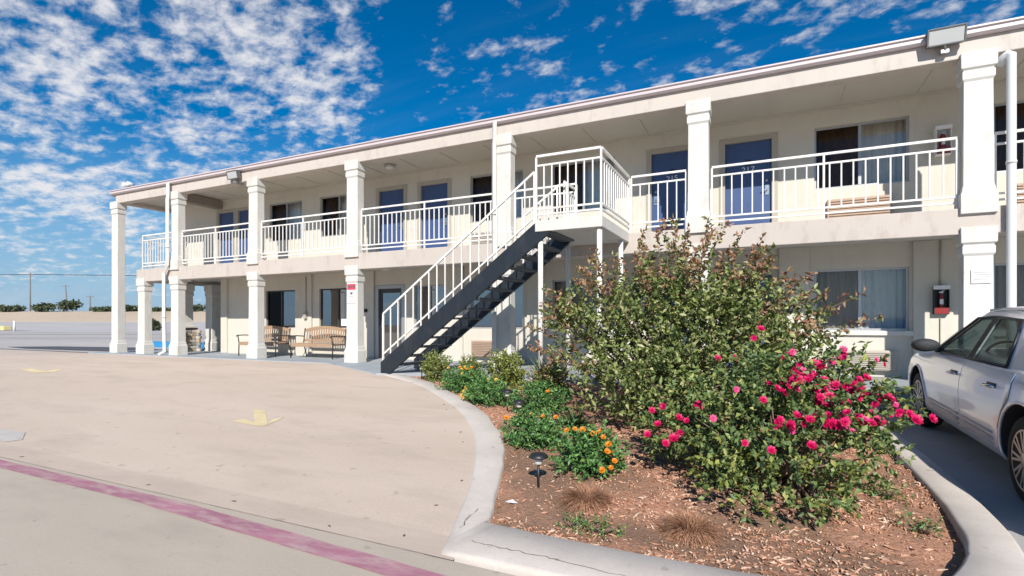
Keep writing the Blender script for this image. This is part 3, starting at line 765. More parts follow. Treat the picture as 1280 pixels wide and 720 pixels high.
# ------------------------------------------------------------------ benches
def bench(x0, label):
    w = 1.62; y = 11.05
    t = thing('garden_bench', (x0 + w / 2, y + .3, 0), label, 'bench', 'wooden garden benches on the walkway')
    s = MB()
    for k in range(5): s.box(x0 + .03, x0 + w - .03, y + .02 + k * .088, y + .09 + k * .088, .40, .43)
    s.box(x0 + .03, x0 + w - .03, y + .0, y + .018, .33, .425)
    s.build('seat', M['wood'], t, bevel=.005)
    s = MB(); n = 14; yb = y + .52
    s.box(x0 + .03, x0 + w - .03, yb - .015, yb + .02, .46, .53)
    top = lambda x: .84 + .09 * math.sin(PI * min(1, max(0, (x - x0 - .03) / (w - .06))))
    xs_ = [lerp(x0 + .03, x0 + w - .03, i / n) for i in range(n + 1)]
    for i in range(n):
        a, b = xs_[i], xs_[i + 1]
        s.add([(a, yb + .03, top(a) - .09), (b, yb + .03, top(b) - .09), (b, yb + .03, top(b)), (a, yb + .03, top(a)), (a, yb + .065, top(a) - .09), (b, yb + .065, top(b) - .09), (b, yb + .065, top(b)), (a, yb + .065, top(a))],
              [(0, 1, 2, 3), (7, 6, 5, 4), (3, 2, 6, 7), (1, 0, 4, 5)] + ([(0, 3, 7, 4)] if i == 0 else []) + ([(1, 5, 6, 2)] if i == n - 1 else []))
    for i in range(16):
        x = lerp(x0 + .10, x0 + w - .10, i / 15); s.beam((x, yb + .005, .53), (x, yb + .045, top(x) - .085), .045, .016)
    s.build('backrest', M['wood'], t, bevel=.003)
    for xx in (x0, x0 + w):
        s = MB()
        s.tube([(xx, y + .02, 0.002), (xx, y + .03, .40), (xx, y - .01, .63)], .018, 6)
        s.tube([(xx, y - .06, .60), (xx, y - .04, .635), (xx, y + .25, .64), (xx, y + .52, .62)], .017, 6)
        s.tube([(xx, y + .62, 0.002), (xx, y + .50, .42), (xx, y + .56, .86)], .018, 6)
        s.tube([(xx, y + .03, .39), (xx, y + .5, .39)], .015, 6)
        s.build('armrest_frame', M['iron'], t)
    return t
bench(-14.75, 'slatted wooden bench with arched back, left one, half hidden behind a white column')
bench(-12.5, 'slatted wooden bench with arched back, right one, nearer the glass door')

# blue painted kerb block behind the left columns
t = MB().box(-24.2, -19.9, 13.8, 14.1, -.1, .22).build('parking_block', M['blue_paint'], bevel=.02); tag(t, 'low bright blue parking block behind the left end columns', 'parking block')

# ------------------------------------------------------------------ car
car = thing('parked_car', (2.80, 7, -.36), 'silver four-door sedan parked nose-in at the right end of the motel', 'car')
CXm, HW = 2.79, 1.01
pitch = (zp(8.5) - zp(5.38)) / (8.5 - 5.38)
def cz(y): return zp(5.38) + (y - 5.38) * pitch      # ground under the car
ST = [3.90, 4.05, 4.4, 4.9, 5.38, 5.9, 6.4, 7.0, 7.6, 8.0, 8.5, 9.0, 9.35, 9.55, 9.63]
def hw(y): return HW * interp(y, [3.9, 4.05, 4.5, 5.4, 8.4, 9.0, 9.4, 9.55, 9.63], [.84, .92, .97, .995, .99, .97, .90, .82, .70])
def zsh(y): return interp(y, [3.9, 4.05, 4.6, 5.6, 8.0, 8.6, 9.2, 9.5, 9.63], [.88, .98, 1.02, 1.045, 1.03, .99, .90, .82, .72])
def zbot(y): return interp(y, [3.9, 4.3, 5.0, 8.8, 9.4, 9.63], [.42, .30, .24, .24, .26, .34])
def section(y):
    w, zs, zb = hw(y), zsh(y), zbot(y); H = zs - zb
    pr = [(0, zb), (w * .80, zb), (w * .93, zb + .015), (w * .975, zb + .10), (w * .992, zb + H * .36), (w, zb + H * .55), (w * .992, zb + H * .70), (w * .968, zb + H * .86), (w * .935, zb + H * .955), (w * .89, zs), (w * .6, zs + .025), (0, zs + .035)]
    return pr
def loft(ys, sides=(-1, 1), j0=0, j1=None, off=0):
    s = MB()
    for sd in sides:
        P = []
        for y in ys:
            pr = section(y)[j0:j1]
            P.append([(CXm + sd * (x + off), y, cz(y) + z) for x, z in pr])
        if sd == 1: P = P[::-1]
        s.grid(P)
    return s
def dense(a, b, n): return [lerp(a, b, i / n) for i in range(n + 1)]
ys_ = sorted(set(dense(3.9, 9.63, 46) + ST))
s = MB(); P = []
for y in ys_:
    pr = section(y)
    ring = [(CXm - x, y, cz(y) + z) for x, z in pr] + [(CXm + x, y, cz(y) + z) for x, z in reversed(pr)][1:-1]
    P.append(ring + [ring[0]])
nP = len(P[0]) - 1
vs = [p for r in P for p in r[:-1]]
fs = [(i * nP + j, (i + 1) * nP + j, (i + 1) * nP + (j + 1) % nP, i * nP + (j + 1) % nP) for i in range(len(P) - 1) for j in range(nP)]
fs.append(tuple(range(nP))); fs.append(tuple((len(P) - 1) * nP + j for j in range(nP - 1, -1, -1)))
s.add(vs, fs, 0, True)
body = s.build('body', M['car'], car)
AX = (5.38, 8.5); WR = .355
cut = MB()
for ya in AX:
    for sd in (-1, 1):
        x0, x1 = sorted((CXm + sd * (HW - .34), CXm + sd * (HW + .2)))
        cut.lathe([(.435, x0), (.435, x1)], (0, ya, cz(ya) + WR + .01), 40, 'x')
co = cut.build('wheel_cut', M['car_dark'])
md = body.modifiers.new('b', 'BOOLEAN'); md.operation = 'DIFFERENCE'; md.object = co; md.solver = 'EXACT'
dg = bpy.context.evaluated_depsgraph_get(); dg.update()
nm = bpy.data.meshes.new_from_object(body.evaluated_get(dg)); body.modifiers.clear(); body.data = nm; nm.name = 'body'
bpy.data.objects.remove(co)
if len(nm.materials) < 2: nm.materials.append(M['car_dark'])
for p in nm.polygons:
    c = p.center
    for ya in AX:
        r = math.hypot(c.y - ya, c.z - cz(ya) - WR - .01)
        if r < .44 and abs(c.x - CXm) < HW - .02 and abs(abs(c.x - CXm) - HW) < .5 and r <= .4349: p.material_index = len(nm.materials) - 1
    p.use_smooth = True
md = body.modifiers.new('wn', 'EDGE_SPLIT'); md.split_angle = math.radians(38)
# arch lips
for ya in AX:
    s = MB()
    for sd in (-1,):
        P = []
        for k in range(25):
            a = math.radians(lerp(-12, 192, k / 24)); y = ya + math.cos(a) * .437; z = cz(ya) + WR + .01 + math.sin(a) * .437
            if z < cz(y) + .25: continue
            zz = z - cz(y); pr = section(y)
            xx = interp(zz, [q[1] for q in pr[1:10]], [q[0] for q in pr[1:10]])
            P.append((CXm + sd * (xx + .004), y, z))
        s.tube(P, .012, 6)
    s.build('arch_lip', M['car'], car)
# doors
def door_panel(ya, yb, arch=None):
    ys2 = dense(ya, yb, 14); P = []
    for y in ys2:
        pr = section(y)[3:9]
        row = []
        for x, z in pr:
            yy = y
            if arch:
                zc = cz(arch) + WR + .01
                Rr = .475; dz = cz(y) + z - zc
                if abs(dz) < Rr:
                    lim = arch + math.sqrt(Rr * Rr - dz * dz); yy = max(y, lim) if y < lim + .001 else y
            row.append((CXm - (x + .0045), yy, cz(y) + z))
        P.append(row)
    return MB().grid([[r[j] for r in P] for j in range(len(P[0]))])
dr = []
for (a, b, ar) in ((6.80, 7.93, None), (5.62, 6.785, AX[0])):
    d = door_panel(a, b, ar).build('door', M['car'], car, solid=.006); dr.append(d); d.modifiers.new('split', 'EDGE_SPLIT').split_angle = math.radians(40)
    # side moulding
    s = MB(); hh = .40
    a2 = a + .03 if ar is None else 5.93
    for h_, t_ in ((.36, .012), (.41, .018), (.46, .012)):
        P = []
        for y in dense(a2, b - .03, 8):
            pr = section(y); xx = interp(h_ + .0, [q[1] for q in pr[1:10]], [q[0] for q in pr[1:10]])
            P.append((CXm - xx - .014, y, cz(y) + h_))
        s.tube(P, t_, 6)
    s.build('side_moulding', M['car_trim'], d)
    yh = (a + .20) if ar is None else (a + .36)
    zz = .86; pr = section(yh); xx = interp(zz, [q[1] for q in pr[1:10]], [q[0] for q in pr[1:10]])
    s = MB().tube([(CXm - xx - .01, yh - .085, cz(yh) + zz), (CXm - xx - .05, yh - .06, cz(yh) + zz + .003), (CXm - xx - .05, yh + .06, cz(yh) + zz + .003), (CXm - xx - .01, yh + .085, cz(yh) + zz)], .014, 8)
    s.box(CXm - xx - .012, CXm - xx + .0, yh - .10, yh + .10, cz(yh) + zz - .03, cz(yh) + zz + .03, 1)
    s.build('handle', [M['chrome'], M['black']], d)
# greenhouse
def tx(z):     # half width of the cabin by height above the ground
    return interp(z, [1.02, 1.42, 1.50], [.915, .745, .66])
def sp(pts, sd=-1, off=0): return [(CXm + sd * (tx(z) + off), y, cz(y) + z) for y, z in pts]
ZBT = 1.035
def strip(top, bot, n=1):
    s = MB()
    return s
for sd in (-1, 1):
    s = MB()
    def poly(pts):
        vs = sp(pts, sd); s.add(vs, [tuple(range(len(vs)))] if sd < 0 else [tuple(range(len(vs) - 1, -1, -1))])
    poly([(8.05, ZBT), (7.94, ZBT), (7.17, 1.432), (7.12, 1.50)])
    poly([(7.17, 1.432), (6.83, 1.452), (6.70, 1.452), (6.12, 1.432), (5.85, 1.47), (6.4, 1.51), (7.12, 1.50)])
    poly([(5.90, ZBT), (4.72, 1.03), (5.85, 1.47), (6.12, 1.432)])
    s.build('cabin_frame', M['car'], car, solid=.03 * (1))
    s = MB()
    vs = sp([(6.88, ZBT), (6.74, ZBT), (6.70, 1.452), (6.83, 1.452)], sd, .004); s.add(vs, [(0, 1, 2, 3)] if sd < 0 else [(3, 2, 1, 0)])
    pts = [(7.94, ZBT), (7.17, 1.432), (6.83, 1.452), (6.70, 1.452), (6.12, 1.432), (5.90, ZBT)]
    w_ = sp(pts, sd, .006)
    s.tube(w_, .013, 6); s.tube([w_[0], w_[-1]], .014, 6)
    s.build('window_trim', M['black'], car)
    for q, nm_ in (([(7.94, ZBT), (6.88, ZBT), (6.83, 1.452), (7.17, 1.432)], 'side_window'), ([(6.74, ZBT), (5.90, ZBT), (6.12, 1.432), (6.70, 1.452)], 'side_window')):
        s = MB(); vs = sp(q, sd, -.012); s.add(vs, [(0, 1, 2, 3)] if sd < 0 else [(3, 2, 1, 0)]); s.build(nm_, M['car_glass'], car)
def span(y, z, n=8, bow=.03, dy=0):
    w = tx(z); return [(CXm + lerp(-w, w, i / n), y + dy * (1 - (2 * i / n - 1) ** 2), cz(y) + z + bow * (1 - (2 * i / n - 1) ** 2)) for i in range(n + 1)]
MB().grid([span(7.12, 1.50), span(6.8, 1.515), span(6.4, 1.515), span(6.1, 1.50), span(5.85, 1.47)]).build('roof', M['car'], car, solid=.025)
MB().grid([span(8.05, ZBT, dy=.22, bow=.02), span(7.6, 1.27, dy=.12, bow=.02), span(7.12, 1.498)]).build('windscreen', M['car_glass'], car)
MB().grid([span(5.85, 1.47), span(5.3, 1.25, dy=-.06), span(4.72, 1.03, dy=-.12, bow=.01)]).build('rear_window', M['car_glass'], car)
# interior
def seat(x, y):
    s = MB().box(x - .24, x + .24, y - .1, y + .40, cz(y) + .55, cz(y) + .70)
    s.add([(x - .23, y - .18, cz(y) + .66), (x + .23, y - .18, cz(y) + .66), (x + .23, y - .02, cz(y) + .66), (x - .23, y - .02, cz(y) + .66), (x - .20, y - .30, cz(y) + 1.18), (x + .20, y - .30, cz(y) + 1.18), (x + .20, y - .20, cz(y) + 1.18), (x - .20, y - .20, cz(y) + 1.18)],
          [(0, 3, 2, 1), (4, 5, 6, 7), (0, 1, 5, 4), (1, 2, 6, 5), (2, 3, 7, 6), (3, 0, 4, 7)])
    s.box(x - .12, x + .12, y - .34, y - .24, cz(y) + 1.20, cz(y) + 1.37)
    s.build('car_seat', M['car_dark'], car, bevel=.04)
for x in (CXm - .42, CXm + .42): seat(x, 7.0)
MB().box(CXm - .62, CXm + .62, 5.75, 5.95, cz(6) + .9, cz(6) + 1.17).build('rear_seat', M['car_dark'], car, bevel=.05)
MB().box(CXm - .80, CXm + .80, 7.60, 8.0, cz(8) + .85, cz(8) + 1.02).build('dashboard', M['car_dark'], car, bevel=.05)
pts = [(CXm - .42 + .17 * math.cos(a), 7.50 - .07 * math.sin(a), cz(7.5) + 1.02 + .15 * math.sin(a)) for a in [2 * PI * k / 20 for k in range(21)]]
MB().tube(pts, .014, 6).build('steering_wheel', M['blue_paint'] if False else M['car_dark'], car)
# mirror
ym = 7.78; zm = cz(ym) + 1.10; xm = CXm - .915
s = MB(); s.lathe([(.02, -.085), (.07, -.075), (.092, -.03), (.097, .03), (.08, .075), (.03, .10)], (0, 0, 0), 16, 'y')
s.v = [(xm - .14 + v[0] * 1.45, ym + v[1] * .9, zm + v[2] * .82) for v in s.v]
s.box(xm - .05, xm + .03, ym - .03, ym + .03, zm - .08, zm - .03)
mr_ = s.build('wing_mirror', M['car_dark'], car)
# wheels
def wheel(y, sd):
    zc = cz(y) + WR + .002; xo = CXm + sd * (HW - .035); xi = xo - sd * .21
    s = MB(); pr = [(WR - .115, xo), (WR - .10, xo + sd * .006), (WR - .03, xo - sd * .003), (WR - .004, xo - sd * .03), (WR, xo - sd * .06), (WR, xi + sd * .05), (WR - .03, xi), (WR - .12, xi)]
    s.lathe(pr, (0, y, zc), 40, 'x'); w = s.build('wheel', M['tyre'], car)
    R = WR - .113
    s = MB(); s.lathe([(R, xo - sd * .12), (R + .002, xo - sd * .0), (R - .012, xo + sd * .004), (R - .025, xo - sd * .012), (R - .028, xo - sd * .10)], (0, y, zc), 40, 'x')
    nsp = 9
    for k in range(nsp):
        for dl in (-.13, .13):
            a = 2 * PI * k / nsp; a2 = a + dl
            p0 = Vector((xo - sd * .012, y + math.cos(a + dl * .5) * .05, zc + math.sin(a + dl * .5) * .05)); p1 = Vector((xo - sd * .012, y + math.cos(a2) * (R - .015), zc + math.sin(a2) * (R - .015)))
            s.beam(p0, p1, .020, .028, up=(1, 0, 0))
    s.lathe([(.068, xo - sd * .05), (.066, xo - sd * .0), (.05, xo + sd * .006), (.02, xo + sd * .01)], (0, y, zc), 20, 'x')
    s.build('rim', M['rim'], w)
    MB().lathe([(R - .03, xo - sd * .105), (R - .03, xo - sd * .10)], (0, y, zc), 30, 'x').build('brake_disc', M['car_dark'], w)
for y in AX:
    for sd in (-1, 1): wheel(y, sd)
for sd in (-1, 1):
    s = MB(); y0 = 9.50
    s.lathe([(.12, y0 - .05), (.12, y0 + .06), (.09, y0 + .09)], (CXm + sd * .60, 0, cz(y0) + .66), 14, 'y'); s.build('headlight', M['lamp_glass'], car)
    MB().box(*sorted((CXm + sd * .55, CXm + sd * .86)), 3.86, 3.95, cz(3.9) + .72, cz(3.9) + .86).build('tail_light', M['red'], car)
s = MB()
for y, xs2, in ((9.56, .78),): s.box(CXm - xs2, CXm + xs2, y - .02, y + .10, cz(y) + .36, cz(y) + .52)
s.build('bumper', M['car'], car, bevel=.03)

# ------------------------------------------------------------------ plants
def leaves_obj(name, mats, centers, dirs, L, W, parent, mi=None, fold=.35):
    """one folded leaf (two triangles) for each centre and direction"""
    n = len(centers); c = np.asarray(centers, float); d = np.asarray(dirs, float)
    d /= np.linalg.norm(d, axis=1)[:, None] + 1e-9
    r = RNG.normal(size=(n, 3)); r[:, 2] += .9
    sd = np.cross(d, r); sd /= np.linalg.norm(sd, axis=1)[:, None] + 1e-9
    nn = np.cross(sd, d)
    Ls = L * RNG.uniform(.45, 1.35, n)[:, None]; Ws = W * RNG.uniform(.7, 1.2, n)[:, None]
    v = np.empty((n, 4, 3))
    v[:, 0] = c; v[:, 1] = c + d * Ls * .45 + sd * Ws * .5 + nn * Ws * fold; v[:, 2] = c + d * Ls - nn * Ls * .12; v[:, 3] = c + d * Ls * .45 - sd * Ws * .5 + nn * Ws * fold
    me = bpy.data.meshes.new(name)
    me.vertices.add(n * 4); me.vertices.foreach_set('co', v.reshape(-1))
    base = np.arange(n)[:, None] * 4
    tri = np.concatenate([base + np.array([0, 1, 2]), base + np.array([0, 2, 3])], axis=1).reshape(-1)
    me.loops.add(n * 6); me.loops.foreach_set('vertex_index', tri.astype(np.int32))
    me.polygons.add(n * 2); me.polygons.foreach_set('loop_start', np.arange(n * 2, dtype=np.int32) * 3)
    for m in mats: me.materials.append(m)
    if mi is not None: me.polygons.foreach_set('material_index', np.repeat(np.asarray(mi, np.int32), 2))
    me.update(calc_edges=True); me.validate()
    return link(name, me, parent)

class Plant:
    def __init__(s): s.c = []; s.d = []; s.m = []; s.st = MB()
    def twig(s, p, d, length, n, spread=.9, mats=(0,), droop=0., tip=None, tipn=0):
        p = Vector(p); d = Vector(d).normalized()
        for k in range(n):
            t = (k + random.random()) / n
            q = p + d * (length * t) + Vector((0, 0, -droop * t * t))
            r = Vector((random.gauss(0, 1), random.gauss(0, 1), random.gauss(0, 1))).normalized()
            s.c.append(q); s.d.append((d * .5 + r * spread).normalized())
            s.m.append(tip if (tip is not None and t > 1 - tipn) else random.choice(mats))
        return s
def lobe_points(lobes, n, shell=.55):
    w = [a[3] * a[4] * a[5] for a in lobes]
    for _ in range(n):
        l = random.choices(lobes, w)[0]
        while True:
            v = Vector((random.uniform(-1, 1), random.uniform(-1, 1), random.uniform(-1, 1)))
            if .2 < v.length < 1: break
        r = random.random() ** shell
        u = v.normalized()
        r2 = max(r, .25) * (1 + .22 * mnoise.noise(u * 2.3 + Vector((l[0], l[1], 0))))
        yield Vector((l[0] + u.x * l[3] * r2, l[1] + u.y * l[4] * r2, l[2] + u.z * l[5] * r2)), u, r2

# the big loose shrub
T = thing('flowering_shrub', (-1.1, 6.8, bed_z(-1.1, 6.8)), 'tall loose green shrub with bronze shoot tips between the staircase landing and the rose bush', 'shrub')
P = Plant(); base = Vector((-1.1, 6.8, bed_z(-1.1, 6.8)))
lobes = [(-.9, 6.7, .75, 1.1, .95, .80), (-1.75, 6.75, .85, .72, .7, .50), (-.35, 6.9, .85, .80, .8, .75), (-1.25, 6.9, 1.22, .55, .6, .36), (-.25, 6.8, 1.25, .42, .5, .34), (-1.35, 6.2, .25, .6, .6, .40), (-.9, 6.1, .30, .9, .6, .45), (.2, 7.0, .55, .5, .6, .6), (-2.25, 6.8, 1.05, .42, .5, .34)]
for p, u, r in lobe_points(lobes, 1150, .40):
    if p.z < bed_z(p.x, p.y) + .06: continue
    d = u * .8 + Vector((0, 0, .8)) + Vector((random.gauss(0, .35), random.gauss(0, .35), random.gauss(0, .3)))
    tp = p.z > 1.25 and random.random() < .42 or random.random() < .04
    P.twig(p, d, random.uniform(.18, .40), random.randint(11, 17), .8, (0,), .02, 1 if tp else None, .4)
    if random.random() < .05: P.st.tube([base + Vector((random.uniform(-.5, .5), random.uniform(-.3, .3), 0)), base.lerp(p, .5) + Vector((0, 0, .1)), p, p + d.normalized() * .2], [.018, .012, .006, .003], 5)
# long arching shoots: (tip x, y, z)
shoots = [(-2.75, 6.7, 1.25), (-2.6, 6.6, 1.45), (-2.3, 6.9, 1.75), (-2.05, 6.9, 1.95), (-1.75, 6.8, 1.85), (-1.45, 7.0, 2.05), (-1.25, 6.9, 2.2), (-1.02, 6.9, 2.30), (-.85, 6.8, 2.10), (-.62, 6.9, 2.22), (-.42, 6.8, 2.18),
          (-.25, 6.9, 2.05), (-.05, 6.9, 1.95), (.05, 6.9, 1.75), (.2, 6.9, 1.55), (.45, 7.0, 1.55), (.62, 7.0, 1.35), (.72, 7.0, 1.15), (-2.85, 6.5, .95), (-2.75, 6.4, .7), (.5, 6.8, 1.0), (-1.9, 6.5, 1.7), (-.7, 6.4, 1.9), (-1.3, 6.4, 1.85), (.35, 6.9, 1.25),
          (-2.45, 6.5, 1.2), (-2.15, 6.4, 1.55), (-.95, 7.1, 2.05), (-.3, 7.1, 1.85)]
for tx_, ty_, tz_ in shoots + [(a + random.gauss(0, .16), b + random.gauss(0, .15), c_ - random.uniform(.0, .35)) for a, b, c_ in shoots]:
    tip = Vector((tx_, ty_, tz_)); a = Vector((lerp(base.x, tx_, .45) + random.uniform(-.1, .1), lerp(base.y, ty_, .5), lerp(base.z, tz_, .55)))
    mid = a.lerp(tip, .55) + Vector((0, 0, .06)); P.st.tube([base, a, mid, tip], [.014, .009, .005, .002], 5)
    for k in range(26):
        t = .05 + .95 * k / 25; q = a.lerp(mid, t / .55) if t < .55 else mid.lerp(tip, (t - .55) / .45)
        dd = (tip - a).normalized() + Vector((random.gauss(0, .8), random.gauss(0, .8), random.gauss(0, .5)))
        P.twig(q, dd, .05 + .07 * random.random(), 3 if t < .9 else 5, .8, (0,) if random.random() < lerp(.9, .25, t) else (1,))
P.st.build('stems', M['bark'], T)
leaves_obj('foliage', [M['leaf_shrub'], M['leaf_bronze']], P.c, P.d, .073, .041, T, P.m)

# flower rosettes
def rosette(name, mat, r, n_rings=3, petals=6):
    s = MB()
    for ring in range(n_rings):
        k = ring / max(1, n_rings - 1); tilt = lerp(1.15, .15, 1 - k); rr = r * lerp(.45, 1, k)
        pn = petals + ring
        for i in range(pn):
            a = 2 * PI * (i + ring * .5) / pn; w = rr * .62
            d = Vector((math.cos(a), math.sin(a), 0)); sd = Vector((-math.sin(a), math.cos(a), 0))
            e = lerp(1.25, .35, k)
            up = Vector((0, 0, math.sin(e))); dd = d * math.cos(e)
            b = d * .002; m_ = (dd + up) * rr * .6; t_ = (dd + up) * rr * .95 + d * rr * .1
            s.add([b, m_ + sd * w * .55, t_ + sd * w * .25, t_ - sd * w * .25, m_ - sd * w * .55], [(0, 1, 2, 3, 4)])
    me = bpy.data.meshes.new(name); me.from_pydata(s.v, [], s.f); me.materials.append(mat); me.update()
    return me
ROSE = [rosette('flower', M['petal_rose'], .052), rosette('flower', M['petal_rose'], .044), rosette('flower', M['petal_pink'], .042)]
def put_flower(me, p, nrm, parent, s=1., name='flower'):
    o = bpy.data.objects.new(name, me); C.objects.link(o); o.parent = parent
    o.matrix_parent_inverse = Matrix.Translation(-world_loc(parent))
    q = Vector(nrm).to_track_quat('Z', 'Y'); o.rotation_mode = 'QUATERNION'; o.rotation_quaternion = q
    o.location = p; o.scale = (s, s, s); return o

# rose bush
T = thing('rose_bush', (.1, 4.75, bed_z(.1, 4.75)), 'rose bush with clusters of magenta red blooms at the right front of the bed', 'rose bush')
P = Plant(); base = Vector((.1, 4.75, bed_z(.1, 4.75)))
lobes = [(.15, 4.75, .12, .78, .70, .42), (.40, 4.95, .42, .62, .55, .32), (-.35, 4.85, .02, .55, .55, .34), (.05, 4.25, -.08, .52, .42, .30), (-.70, 4.95, .12, .36, .36, .26), (.62, 5.0, .30, .35, .4, .28), (.0, 4.9, .45, .5, .5, .28)]
for p, u, r in lobe_points(lobes, 1150, .40):
    if p.z < bed_z(p.x, p.y) + .05: continue
    d = u + Vector((0, 0, .4)) + Vector((random.gauss(0, .4), random.gauss(0, .4), random.gauss(0, .3)))
    lim = p.z < .05 and p.y < 4.5 and mnoise.noise(p * 2.5) > -.05
    P.twig(p, d, random.uniform(.06, .16), random.randint(7, 12), 1.0, (0, 1) if lim else (0,))
    if random.random() < .08: P.st.tube([base + Vector((random.uniform(-.3, .3), random.uniform(-.25, .25), 0)), base.lerp(p, .5) + Vector((0, 0, .06)), p, p + d.normalized() * .12], [.012, .008, .004, .002], 5)
for tx_, ty_, tz_ in [(.95, 4.9, .42), (1.05, 4.95, .30), (.75, 5.1, .66), (.55, 5.2, .78), (.2, 5.2, .80), (-.2, 5.2, .80), (-.95, 5.0, .28), (-1.0, 4.9, .12), (-.6, 5.1, .5), (.9, 5.2, .55), (.35, 5.1, .82), (.0, 5.1, .74)]:
    tip = Vector((tx_, ty_, tz_)); a = base.lerp(tip, .55) + Vector((0, 0, .08)); P.st.tube([base, a, tip], [.009, .006, .002], 5)
    for k in range(14):
        q = a.lerp(tip, k / 13); P.twig(q, (tip - a).normalized() + Vector((random.gauss(0, .8), random.gauss(0, .8), random.gauss(0, .5))), .06, 4, .9, (0,))
P.st.build('stems', M['bark'], T)
leaves_obj('foliage', [M['leaf_rose'], M['leaf_lime']], P.c, P.d, .054, .036, T, P.m)
ROSES = [(0.393, 4.812, 0.673, 0), (0.582, 5.048, 0.755, 0), (0.49, 4.914, 0.702, 2), (0.817, 5.125, 0.712, 2), (0.384, 4.837, 0.652, 0), (0.217, 4.627, 0.619, 0), (0.302, 4.613, 0.58, 0), (0.274, 4.78, 0.628, 2), (0.091, 4.452, 0.514, 0), (0.179, 4.523, 0.535, 0), (0.344, 4.679, 0.502, 0), (0.208, 4.561, 0.526, 2), (0.485, 4.749, 0.521, 2), (0.443, 4.594, 0.463, 0), (0.458, 4.536, 0.399, 0), (0.613, 4.659, 0.483, 0), (0.547, 4.611, 0.419, 0), (0.598, 4.775, 0.493, 0), (0.706, 4.74, 0.466, 0), (0.777, 4.777, 0.442, 0), (0.659, 4.765, 0.485, 2), (0.288, 4.252, 0.333, 0), (0.36, 4.417, 0.34, 0), (0.434, 4.352, 0.293, 0), (0.469, 4.317, 0.291, 0), (0.52, 4.344, 0.319, 0), (0.623, 4.542, 0.323, 0), (0.654, 4.492, 0.322, 2), (0.74, 4.546, 0.303, 0), (0.722, 4.653, 0.36, 2), (0.874, 4.765, 0.402, 2), (0.995, 4.717, 0.306, 0), (0.085, 4.157, 0.304, 0), (0.171, 4.189, 0.255, 2), (0.042, 3.895, 0.165, 1), (0.29, 4.13, 0.173, 1), (-0.12, 3.936, 0.188, 1), (-0.007, 4.28, 0.446, 1), (-0.191, 4.286, 0.512, 2), (0.714, 4.862, 0.588, 0), (0.208, 4.937, 0.771, 2), (-0.869, 4.385, 0.094, 0), (-0.796, 4.446, 0.175, 1), (-0.831, 4.386, 0.294, 1), (-0.752, 4.452, 0.323, 1), (-0.631, 4.496, 0.233, 1), (-0.577, 4.519, 0.207, 1), (-0.676, 4.5, 0.057, 0), (-0.629, 4.524, 0.103, 1), (-0.497, 4.632, 0.322, 0), (-0.333, 4.028, 0.326, 2), (-0.404, 5.404, 0.672, 0), (-0.259, 5.466, 0.673, 0), (-0.092, 5.567, 0.864, 0), (-0.03, 5.556, 0.956, 1), (-0.727, 4.419, 0.028, 1)]
for k, (x, y, z, kind) in enumerate(ROSES):
    d = Vector((.35 + random.gauss(0, .3), -1 + random.gauss(0, .2), .6 + random.gauss(0, .25)))
    put_flower(ROSE[kind], (x, y, z), d, T, random.uniform(.6, .9))
    if kind != 1 and x > .05:
      for _ in range(2):
        put_flower(ROSE[random.choice((0, 0, 0, 1, 1, 2))], (x + random.gauss(0, .05), y + random.uniform(-.05, .03), z + random.gauss(.01, .035)), d + Vector((random.gauss(0, .3), 0, random.gauss(0, .3))), T, random.uniform(.5, .85))

# low plants
def clump(name, c, rad, n, L, W, mats, label, cat, group=None, up=.5, per=9, tw=.10, flowers=None, fmat=None, sep_stems=True):
    z0 = bed_z(c[0], c[1]); T = thing(name, (c[0], c[1], z0), label, cat, group)
    P = Plant(); lb = [(c[0], c[1], z0 + rad[2] * .45, rad[0], rad[1], rad[2] * .6), (c[0] + rad[0] * .35, c[1] - rad[1] * .2, z0 + rad[2] * .3, rad[0] * .6, rad[1] * .7, rad[2] * .5), (c[0] - rad[0] * .3, c[1] + rad[1] * .2, z0 + rad[2] * .5, rad[0] * .6, rad[1] * .7, rad[2] * .55)]
    for p, u, r in lobe_points(lb, n, .5):
        if p.z < bed_z(p.x, p.y) + .01: continue
        d = u + Vector((0, 0, up)) + Vector((random.gauss(0, .3), random.gauss(0, .3), random.gauss(0, .2)))
        P.twig(p, d, tw * random.uniform(.7, 1.4), per, .8, tuple(range(len(mats))))
    for k in range(14):
        a = random.uniform(0, 2 * PI); P.st.tube([(c[0], c[1], z0 - .01), (c[0] + rad[0] * .4 * math.cos(a), c[1] + rad[1] * .4 * math.sin(a), z0 + rad[2] * .5), (c[0] + rad[0] * .7 * math.cos(a), c[1] + rad[1] * .7 * math.sin(a), z0 + rad[2] * .8)], [.006, .004, .002], 4)
    P.st.build('stems', M['bark'], T)
    leaves_obj('foliage', mats, P.c, P.d, L, W, T, P.m)
    for (dx, dy, dz) in (flowers or []):
        put_flower(random.choice(fmat), (c[0] + dx, c[1] + dy, z0 + dz), (.2 + random.gauss(0, .2), -.8, .8), T, random.uniform(.85, 1.2))
    return T
MG = [rosette('flower', M['petal_orange'], .026, 4, 9)]; MY = [rosette('flower', M['petal_yellow'], .028, 3, 8)]
ml = [M['leaf_marigold']]
def fl(n, rx, ry, z, side=0): return [(random.uniform(-rx, rx) + side, -random.uniform(0, ry), z * random.uniform(.8, 1.08)) for _ in range(n)]
clump('marigold_plant', (-1.42, 4.58), (.30, .26, .34), 330, .050, .024, ml, 'bushy marigold with orange blooms right behind the nearest path light', 'marigold', 'marigolds in the planting bed',
      flowers=[(-.20, -.05, .37), (-.13, -.03, .385), (-.06, -.02, .38), (.05, -.05, .36), (.14, -.05, .34), (.20, -.1, .29), (.24, -.12, .22), (.21, -.18, .25), (.27, -.16, .17), (.25, -.2, .12), (.18, -.24, .10), (.1, .0, .38)], fmat=MG)
